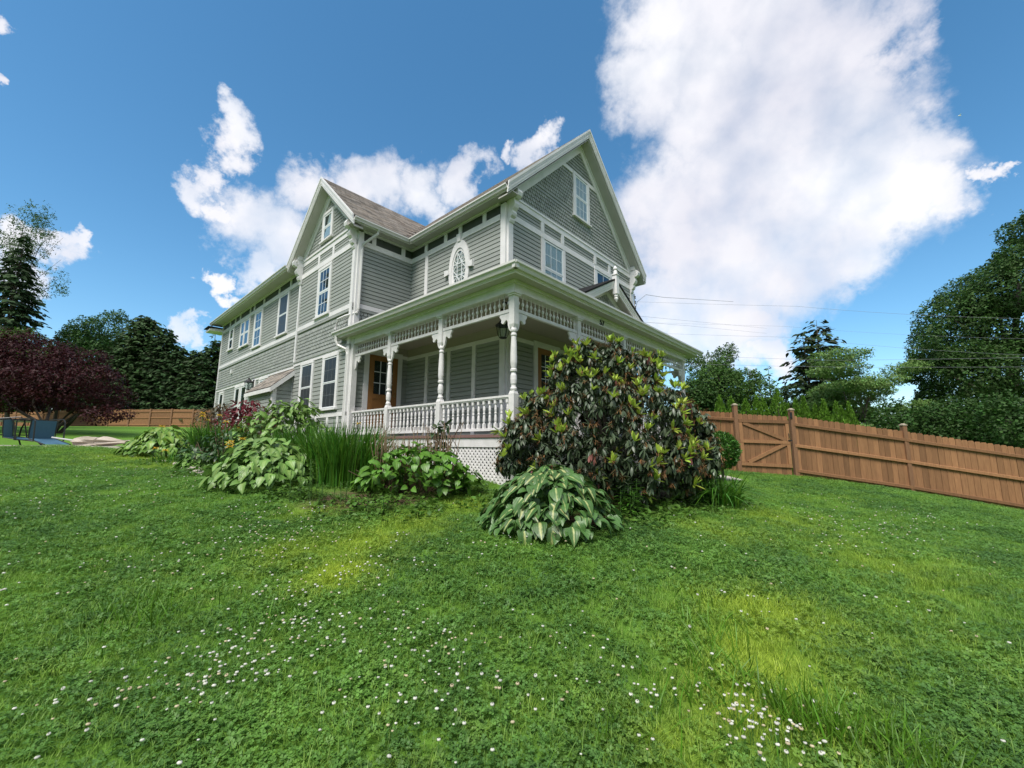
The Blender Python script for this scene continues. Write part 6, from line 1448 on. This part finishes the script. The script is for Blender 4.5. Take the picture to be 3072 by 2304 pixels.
# patio furniture, blown over
def chair(name, label, loc, rz, tip, frame_m=M_TUBE):
    root = empty(name, loc, rz, label, 'chair', 'tipped patio chairs'); E_ = Euler(tip).to_matrix()
    def T(p): q_ = E_ @ Vector(p); return tuple(q_)
    w = .26
    def sheet(nm, pts, m):
        V = []; F = []
        for i, (y, z) in enumerate(pts):
            for s in (-w, w): V.append(T((s, y, z)))
            if i: F.append((2 * i - 2, 2 * i - 1, 2 * i + 1, 2 * i))
        n0 = len(V); V += [T((s, y, z - .012)) for y, z in pts for s in (-w, w)]; F += [tuple(n0 + k for k in f[::-1]) for f in F]
        me = bpy.data.meshes.new(nm); me.from_pydata(V, [], F); me.materials.append(m); link(bpy.data.objects.new(nm, me), root)
    sheet('seat', [(-.25, .45), (0, .42), (.22, .41)], M_BLUE); sheet('backrest', [(.22, .42), (.30, .65), (.40, .98)], M_BLUE)
    for s in (-1, 1):
        x = s * (w + .02)
        MB().tube([T((x, -.26, .45)), T((x, 0, .42)), T((x, .22, .415)), T((x, .30, .65)), T((x, .40, .98))], .014, 6).obj('side_frame', frame_m, root)
        x = s * (w + .06)
        MB().tube([T((x, .30, .66)), T((x, .2, .66)), T((x, -.22, .64)), T((x, -.30, .58)), T((x, -.30, .1)), T((x, -.24, .02)), T((x, .25, .02))], .016, 6).obj('arm_and_leg', frame_m, root)
    MB().tube([T((-w - .06, .25, .02)), T((w + .06, .25, .02))], .014, 6).obj('base_bar', frame_m, root)
p = at(130, 1338, 11.4)
chair('patio_chair', 'blue sling chair tipped on its back beside the table', (p[0] - .3, p[1] - .1, pz + .40), math.radians(-100), (math.radians(-88), 0, 0))
p = at(15, 1338, 11.2)
chair('patio_chair', 'dark blue sling chair fallen on its side at the left edge', (p[0] - .75, p[1] + .1, pz + .40), math.radians(-58), (math.radians(-82), math.radians(5), 0))
p = at(20, 1338, 12.2)
TB = empty('patio_table', (p[0], p[1], pz), 0, 'round dark metal patio table under the maple', 'table')
MB().lathe([(.70, .92), (.715, .95), (.74, .95), (.745, .90)], 40).obj('table_top', M_TUBE, TB)
for k in range(4):
    a = k * math.pi / 2 + .5; c, s = math.cos(a), math.sin(a); MB().tube([(c * .75, s * .75, .7), (c * .6, s * .6, .5), (c * .55, s * .55, .2), (c * .72, s * .72, .0)], .022, 7).obj('leg', M_TUBE, TB)
MB().tube([(math.cos(t) * .57, math.sin(t) * .57, .3) for t in np.linspace(0, 6.283, 24)], .012, 6).obj('stretcher_ring', M_TUBE, TB)
pu = at(225, 1334, 11.0); pv = at(388, 1334, 10.9)
UM = empty('patio_umbrella', (pu[0], pu[1], pz), math.atan2(pv[1] - pu[1], pv[0] - pu[0]), 'folded beige umbrella lying on the patio', 'umbrella'); Lu = np.linalg.norm(pv - pu)
V = []; F = []; nn_ = 16; ns = 14
for i in range(ns + 1):
    t = i / ns; r = (.05 + .10 * math.sin(math.pi * min(1, t * 1.05 + .12)) ) * (1 - .25 * math.exp(-((t - .42) / .06) ** 2))
    for k in range(nn_):
        a = 2 * math.pi * k / nn_; rr_ = r * (1 + .3 * math.cos(6 * a + t * 5)); V.append((Lu * t, rr_ * 1.25 * math.cos(a), max(.004, .11 + rr_ * .85 * math.sin(a))))
    if i:
        for k in range(nn_): F.append(((i - 1) * nn_ + k, (i - 1) * nn_ + (k + 1) % nn_, i * nn_ + (k + 1) % nn_, i * nn_ + k))
me = bpy.data.meshes.new('canopy'); me.from_pydata(V, [], F + [tuple(range(nn_))[::-1], tuple(ns * nn_ + k for k in range(nn_))]); me.materials.append(M_CANVAS); link(bpy.data.objects.new('canopy', me), UM)
MB().tube([(-.75, .05, .22), (0.05, 0, .13)], .02, 8).obj('pole', M_LGREY, UM); MB().tube([(Lu - .02, 0, .1), (Lu + .1, 0, .09)], [.05, .03], 8).obj('finial', M_BLACK, UM)
MB().tube([(Lu * .42, .13 * math.cos(a), .11 + .11 * math.sin(a)) for a in np.linspace(0, 6.283, 16)], .012, 5).obj('tie_strap', M_CANVAS, UM)

# ------------------------------------------------------------------ wires
def wire(label, pts, sag=.15, r=.006):
    P_ = [at(*p) for p in pts]; out = []
    for a, b in zip(P_[:-1], P_[1:]):
        for t in np.linspace(0, 1, 10, endpoint=False): out.append(a + (b - a) * t - np.array([0, 0, sag * 4 * t * (1 - t)]))
    out.append(P_[-1]); c = out[0]
    tag(MB().tube([p - c for p in out], r, 5, False).obj('utility_wire', M_WIRE, None, tuple(c), fix=False), label, 'wire', 'utility wires')
M_WIRE = mat('grey_cable', (.22, .23, .25), .5)
wire('topmost thin utility wire crossing the right sky', ((1200, 870, 30), (2392, 919, 23), (3200, 958, 19)))
wire('second utility wire from the top, right of the spruce', ((1200, 930, 30), (2355, 979, 23), (3200, 1018, 19)), r=.004)
wire('third utility wire from the top, right of the spruce', ((1200, 960, 30), (2373, 1012, 23), (3200, 1070, 19)), r=.005)
wire('fourth utility wire, passing before the spruce', ((1200, 1020, 32), (2096, 1067, 25), (2500, 1081, 22.5), (3200, 1070, 19)), .02)
wire('lowest utility wire, passing before the spruce', ((1200, 1060, 32), (2096, 1092, 25), (2500, 1101, 22.5), (3200, 1100, 19)), .02)
hp_ = hw(8.66, 1.78, 5.0)
def swire(label, pts, r=.012):
    P_ = [np.array(p) for p in pts]; c = P_[0]; tag(MB().tube([p - c for p in P_], r, 5, False).obj('service_wire', M_WIRE, None, tuple(c), fix=False), label, 'wire', 'service wires at the house corner')
swire('looped service cable from the insulator rack', (hp_ + np.array([0, 0, -.15]), at(1905, 930, 15.0), at(1912, 905, 15.2), at(1938, 884, 15.6), at(1990, 892, 17), at(2200, 905, 22)), .009)
swire('thin upper service wire off the house corner', (at(1915, 948, 14.8), at(2060, 962, 18), at(2300, 985, 25)), .004)
swire('thin lower service wire off the house corner', (at(1925, 966, 14.8), at(2060, 977, 18), at(2300, 1000, 25)), .004)
# bird
bc = at(2879, 347, 70); BR = empty('bird', tuple(bc), 0, 'tiny white bird high in the blue at the upper right', 'bird')
MB().tube([(-.3, 0, -.02), (-.1, 0, .0), (.12, 0, .0), (.3, 0, .02)], [.02, .09, .09, .02], 6).obj('body', mat('white_feather', (.8, .8, .8), .7), BR)
for s in (-1, 1): MB().hexa([(-.12, 0, 0), (.1, 0, 0), (.02, s * .3, .16), (-.1, s * .32, .16), (-.12, 0, .02), (.1, 0, .02), (.02, s * .3, .175), (-.1, s * .32, .175)]).obj('wing', MATS['white_feather'], BR)

# ------------------------------------------------------------------ lawn
def lawn_mat(name, c1, c2, c3):
    m = bpy.data.materials.new(name); m.use_nodes = True; nt = m.node_tree; L = nt.links.new; b = nt.nodes['Principled BSDF']; b.inputs['Roughness'].default_value = .5; b.inputs['Specular IOR Level'].default_value = .3; o = nt.nodes['Material Output']
    a = N(nt, 'ShaderNodeAttribute', attribute_name='tint', attribute_type='INSTANCER'); g = N(nt, 'ShaderNodeNewGeometry'); n = N(nt, 'ShaderNodeTexNoise'); n.inputs['Scale'].default_value = 1.1; n.inputs['Detail'].default_value = 4; L(g.outputs['Position'], n.inputs['Vector'])
    n2 = N(nt, 'ShaderNodeTexNoise'); n2.inputs['Scale'].default_value = 45; L(g.outputs['Position'], n2.inputs['Vector'])
    r = N(nt, 'ShaderNodeMapRange'); L(n.outputs['Fac'], r.inputs['Value']); r.inputs['From Min'].default_value = .35; r.inputs['From Max'].default_value = .68
    x = N(nt, 'ShaderNodeMix', data_type='RGBA'); L(r.outputs[0], x.inputs[0]); x.inputs[6].default_value = (*c1, 1); x.inputs[7].default_value = (*c2, 1)
    n5 = N(nt, 'ShaderNodeTexNoise'); n5.inputs['Scale'].default_value = 7; n5.inputs['Detail'].default_value = 5; L(g.outputs['Position'], n5.inputs['Vector']); ad = N(nt, 'ShaderNodeMath', operation='MULTIPLY_ADD'); L(n5.outputs['Fac'], ad.inputs[0]); ad.inputs[1].default_value = 1.1; L(a.outputs['Fac'], ad.inputs[2])
    rt = N(nt, 'ShaderNodeMapRange'); L(ad.outputs[0], rt.inputs['Value']); rt.inputs['From Min'].default_value = .62; rt.inputs['From Max'].default_value = 1.55
    y = N(nt, 'ShaderNodeMix', data_type='RGBA'); L(rt.outputs[0], y.inputs[0]); L(x.outputs[2], y.inputs[6]); y.inputs[7].default_value = (*c3, 1)
    r2 = N(nt, 'ShaderNodeMapRange'); L(n2.outputs['Fac'], r2.inputs['Value']); r2.inputs['From Min'].default_value = .3; r2.inputs['From Max'].default_value = .7; r2.inputs['To Min'].default_value = .65; r2.inputs['To Max'].default_value = 1.4
    h = N(nt, 'ShaderNodeHueSaturation'); L(y.outputs[2], h.inputs['Color']); L(r2.outputs[0], h.inputs['Value']); L(h.outputs[0], b.inputs['Base Color'])
    t = N(nt, 'ShaderNodeBsdfTranslucent'); L(h.outputs[0], t.inputs[0]); ms = N(nt, 'ShaderNodeMixShader'); ms.inputs[0].default_value = .42; L(b.outputs[0], ms.inputs[1]); L(t.outputs[0], ms.inputs[2]); L(ms.outputs[0], o.inputs['Surface'])
    return m
M_CLOV = lawn_mat('clover_leaf', (.080, .185, .045), (.15, .31, .055), (.30, .42, .05))
M_GRASS = lawn_mat('grass_blade', (.135, .265, .045), (.21, .36, .055), (.42, .53, .055))
def clover_proto(k):
    rr = np.random.default_rng(200 + k); V = []; F = []
    for i in range(58):
        a = rr.uniform(0, 6.28); q_ = .17 * math.sqrt(rr.uniform()); x, y, z = q_ * math.cos(a), q_ * math.sin(a), rr.uniform(.018, .055) * (1.15 - q_ / .3); s = rr.uniform(.011, .018); th = rr.uniform(0, 2.1); tl = rr.normal(size=2) * .35
        for j in range(3):
            t = th + j * 2.094; d = np.array([math.cos(t), math.sin(t)]); e = np.array([-d[1], d[0]]); b = len(V)
            for (u_, v_, w_) in ((0, 0, 0), (.65, .55, .12), (1.15, .35, .1), (1.1, 0, .0), (1.15, -.35, .1), (.65, -.55, .12)):
                p = d * u_ * s + e * v_ * s; V.append((x + p[0], y + p[1], z + w_ * s + p[0] * tl[0] + p[1] * tl[1]))
            F += [(b, b + 3, b + 2, b + 1), (b, b + 5, b + 4, b + 3)]
    return np_mesh('clover_patch', np.array(V), np.array(F), M_CLOV)
def grass_proto(k, n=95, R=.15, h0=.025, h1=.075, w=.0021):
    rr = np.random.default_rng(300 + k); V = []; F = []
    for i in range(n):
        a = rr.uniform(0, 6.28); q_ = R * math.sqrt(rr.uniform()); h = rr.uniform(h0, h1); d = rr.uniform(0, 6.28); bd = rr.uniform(.15, .9) * h; ax = (math.cos(d + 1.57) * w, math.sin(d + 1.57) * w); b = len(V)
        for s in range(4):
            t = s / 3; o_ = bd * t * t; x, y, z = q_ * math.cos(a) + math.cos(d) * o_, q_ * math.sin(a) + math.sin(d) * o_, h * (t - .25 * t * t); ww = 1 - t ** 2 * .9
            V += [(x - ax[0] * ww, y - ax[1] * ww, z - .005), (x + ax[0] * ww, y + ax[1] * ww, z - .005)]
            if s: F.append((b + 2 * s - 2, b + 2 * s - 1, b + 2 * s + 1, b + 2 * s))
    return np_mesh('grass_tuft', np.array(V), np.array(F), M_GRASS)
cc_ = bpy.data.collections.new('clover_patches'); cg_ = bpy.data.collections.new('grass_tufts')
for k in range(4): cc_.objects.link(bpy.data.objects.new('clover_patch', clover_proto(k)))
for k in range(4): cg_.objects.link(bpy.data.objects.new('grass_tuft', grass_proto(k)))
cg_.objects.link(bpy.data.objects.new('grass_tuft', grass_proto(9, 34, .10, .05, .12, .0025)))
def lawn_nodes():
    ng_ = bpy.data.node_groups.new('lawn_scatter', 'GeometryNodeTree'); ng_.interface.new_socket('Geometry', in_out='INPUT', socket_type='NodeSocketGeometry'); ng_.interface.new_socket('Geometry', in_out='OUTPUT', socket_type='NodeSocketGeometry')
    L = ng_.links.new; gi = N(ng_, 'NodeGroupInput'); go = N(ng_, 'NodeGroupOutput'); jn = N(ng_, 'GeometryNodeJoinGeometry')
    for attr, coll, dmax, s0, s1, sd in (('d_clover', cc_, 95.0, .6, 1.0, 1), ('d_grass', cg_, 105.0, .7, 1.2, 2)):
        na = N(ng_, 'GeometryNodeInputNamedAttribute', data_type='FLOAT'); na.inputs['Name'].default_value = attr
        mu = N(ng_, 'ShaderNodeMath', operation='MULTIPLY'); L(na.outputs['Attribute'], mu.inputs[0]); mu.inputs[1].default_value = dmax
        dp_ = N(ng_, 'GeometryNodeDistributePointsOnFaces', distribute_method='RANDOM'); L(gi.outputs[0], dp_.inputs['Mesh']); L(mu.outputs[0], dp_.inputs['Density']); dp_.inputs['Seed'].default_value = sd
        ci = N(ng_, 'GeometryNodeCollectionInfo'); ci.inputs['Collection'].default_value = coll; ci.inputs['Separate Children'].default_value = True; ci.inputs['Reset Children'].default_value = True
        io = N(ng_, 'GeometryNodeInstanceOnPoints'); L(dp_.outputs['Points'], io.inputs['Points']); L(ci.outputs[0], io.inputs['Instance']); io.inputs['Pick Instance'].default_value = True
        rv = N(ng_, 'FunctionNodeRandomValue', data_type='FLOAT_VECTOR'); rv.inputs[0].default_value = (-.12, -.12, 0); rv.inputs[1].default_value = (.12, .12, 6.283); L(rv.outputs[0], io.inputs['Rotation'])
        rs_ = N(ng_, 'FunctionNodeRandomValue', data_type='FLOAT'); rs_.inputs[2].default_value = s0; rs_.inputs[3].default_value = s1; rs_.inputs['Seed'].default_value = 7; L(rs_.outputs[1], io.inputs['Scale'])
        L(io.outputs[0], jn.inputs[0])
    L(jn.outputs[0], go.inputs[0]); return ng_
sel = (gx > -16) & (gx < 18.5) & (gy > .9) & (gy < 13.4); idx = np.full(len(gx), -1); idx[sel] = np.arange(sel.sum()); f_ok = sel[GF].all(axis=1) & ((G_ATT['d_clover'] + G_ATT['d_grass'])[GF].max(axis=1) > 0)
lme = np_mesh('lawn_grass', np.c_[gx, gy, GZ][sel], idx[GF[f_ok]], M_GRASS, attrs={k: G_ATT[k][sel] for k in ('tint', 'd_clover', 'd_grass')})
lo = tag(link(bpy.data.objects.new('lawn_grass', lme)), kind='stuff'); md_ = lo.modifiers.new('scatter', 'NODES'); md_.node_group = lawn_nodes()

# clover blossoms
bl = MB(); bl.lathe([(-.5, .25), (-.3, .8), (.0, 1.0), (.35, .85), (.6, .4)], 7); bt = (np.array(bl.v), np.array([f for f in bl.f if len(f) == 4]))
P_ = []
for (px, py, r, n) in ((620, 1400, .35, 70), (560, 1420, .3, 30), (480, 1470, .3, 40), (420, 1500, .25, 25), (330, 1530, .3, 25), (690, 1310, .5, 60), (770, 1250, .4, 40), (600, 1180, .6, 70), (500, 1210, .7, 60), (640, 1110, .5, 30), (560, 1140, .5, 40), (900, 1470, .35, 40), (960, 1420, .3, 25), (940, 1560, .25, 22), (1080, 1560, .2, 15), (1280, 1440, .4, 12), (1330, 1470, .3, 10), (1540, 1560, .25, 16), (1640, 1580, .22, 40), (1700, 1620, .2, 30), (1620, 1610, .16, 24), (1760, 1560, .15, 8), (1650, 1350, .3, 8), (1870, 1150, .8, 90), (1800, 1180, .5, 30), (1950, 1120, .8, 50), (250, 1020, 1.5, 60), (100, 1100, 1.2, 50), (350, 1060, 1.0, 60), (60, 1250, .6, 25), (1100, 1170, .5, 20), (860, 1190, .4, 20), (1380, 1520, .25, 14), (1240, 1500, .3, 14), (270, 1520, .15, 8), (100, 1580, .3, 12), (1450, 1220, 1.2, 25), (850, 1380, .7, 30)):
    c = on_ground(px * K, py * K)
    for _ in range(int(n * .85)):
        x, y = c[0] + RNG.normal() * r * .6, c[1] + RNG.normal() * r * .6; P_.append((x, y))
for _ in range(260):
    y = RNG.uniform(1.6, 9); P_.append((RNG.uniform(-1.3, 1.3) * y, y))
P_ = np.array(P_); ok = ~in_poly(P_[:, 0], P_[:, 1], BED1) & ~in_poly(P_[:, 0], P_[:, 1], BED2) & (P_[:, 1] > 1.3); P_ = P_[ok]
z = ground_z(P_[:, 0], P_[:, 1]); hgt = RNG.uniform(.05, .10, len(P_)); pos = np.c_[P_, z + hgt]; n = len(pos)
colr = np.where(RNG.uniform(size=(n, 1)) < .72, np.array([[.95, .95, .85]]), np.array([[.82, .72, .48]])) * RNG.uniform(.7, 1.05, (n, 1))
st_t = (np.array([(-.0012, 0, -1), (.0012, 0, -1), (.0012, 0, 0), (-.0012, 0, 0)]), np.array([(0, 1, 2, 3)]))
bb = basis(np.c_[RNG.normal(size=(n, 2)) * .3, np.ones(n)][:, [0, 2, 1]] * [1, 0, 1] + np.array([0, 1.0, 0]), np.tile([[0, 0, 1.0]], (n, 1)))
stuff('clover_blossoms', [scatter(bt, pos, bb, RNG.uniform(.006, .012, n), colr), scatter((st_t[0] * [[1, 1, .09]], st_t[1]), pos, np.tile(np.eye(3)[None], (n, 1, 1)), np.ones(n), np.tile([[.1, .25, .05]], (n, 1)))], LM_FLOW, kind='stuff')
# coarse grass tufts standing proud of the mown lawn
pos = []
for (px, py, r, n) in ((1720, 1560, .16, 130), (1800, 1600, .2, 150), (1940, 1640, .2, 150), (1560, 1500, .3, 110), (280, 1330, .25, 100), (320, 1360, .25, 90), (1540, 1380, .35, 90), (1350, 1590, .4, 60), (600, 1330, .3, 50)):
    c = on_ground(px * K, min(py * K, 2300))
    for _ in range(n): pos.append((c[0] + RNG.normal() * r * .5, c[1] + RNG.normal() * r * .5))
pos = np.array(pos); n = len(pos); pos = np.c_[pos, ground_z(pos[:, 0], pos[:, 1])]; d = np.c_[RNG.normal(size=(n, 2)) * .4, np.ones(n)]
stuff('coarse_grass_tufts', [scatter(leaf_tmpl(.19, .009, 5, lambda t: 1 - t ** 2, .3, .35), pos, basis(d, rdir(n) + [0, -.2, .3]), RNG.uniform(.5, 1.15, n), jit(n, (1.5, 1.25, .9), .3))], LM_BLADE, kind='stuff')
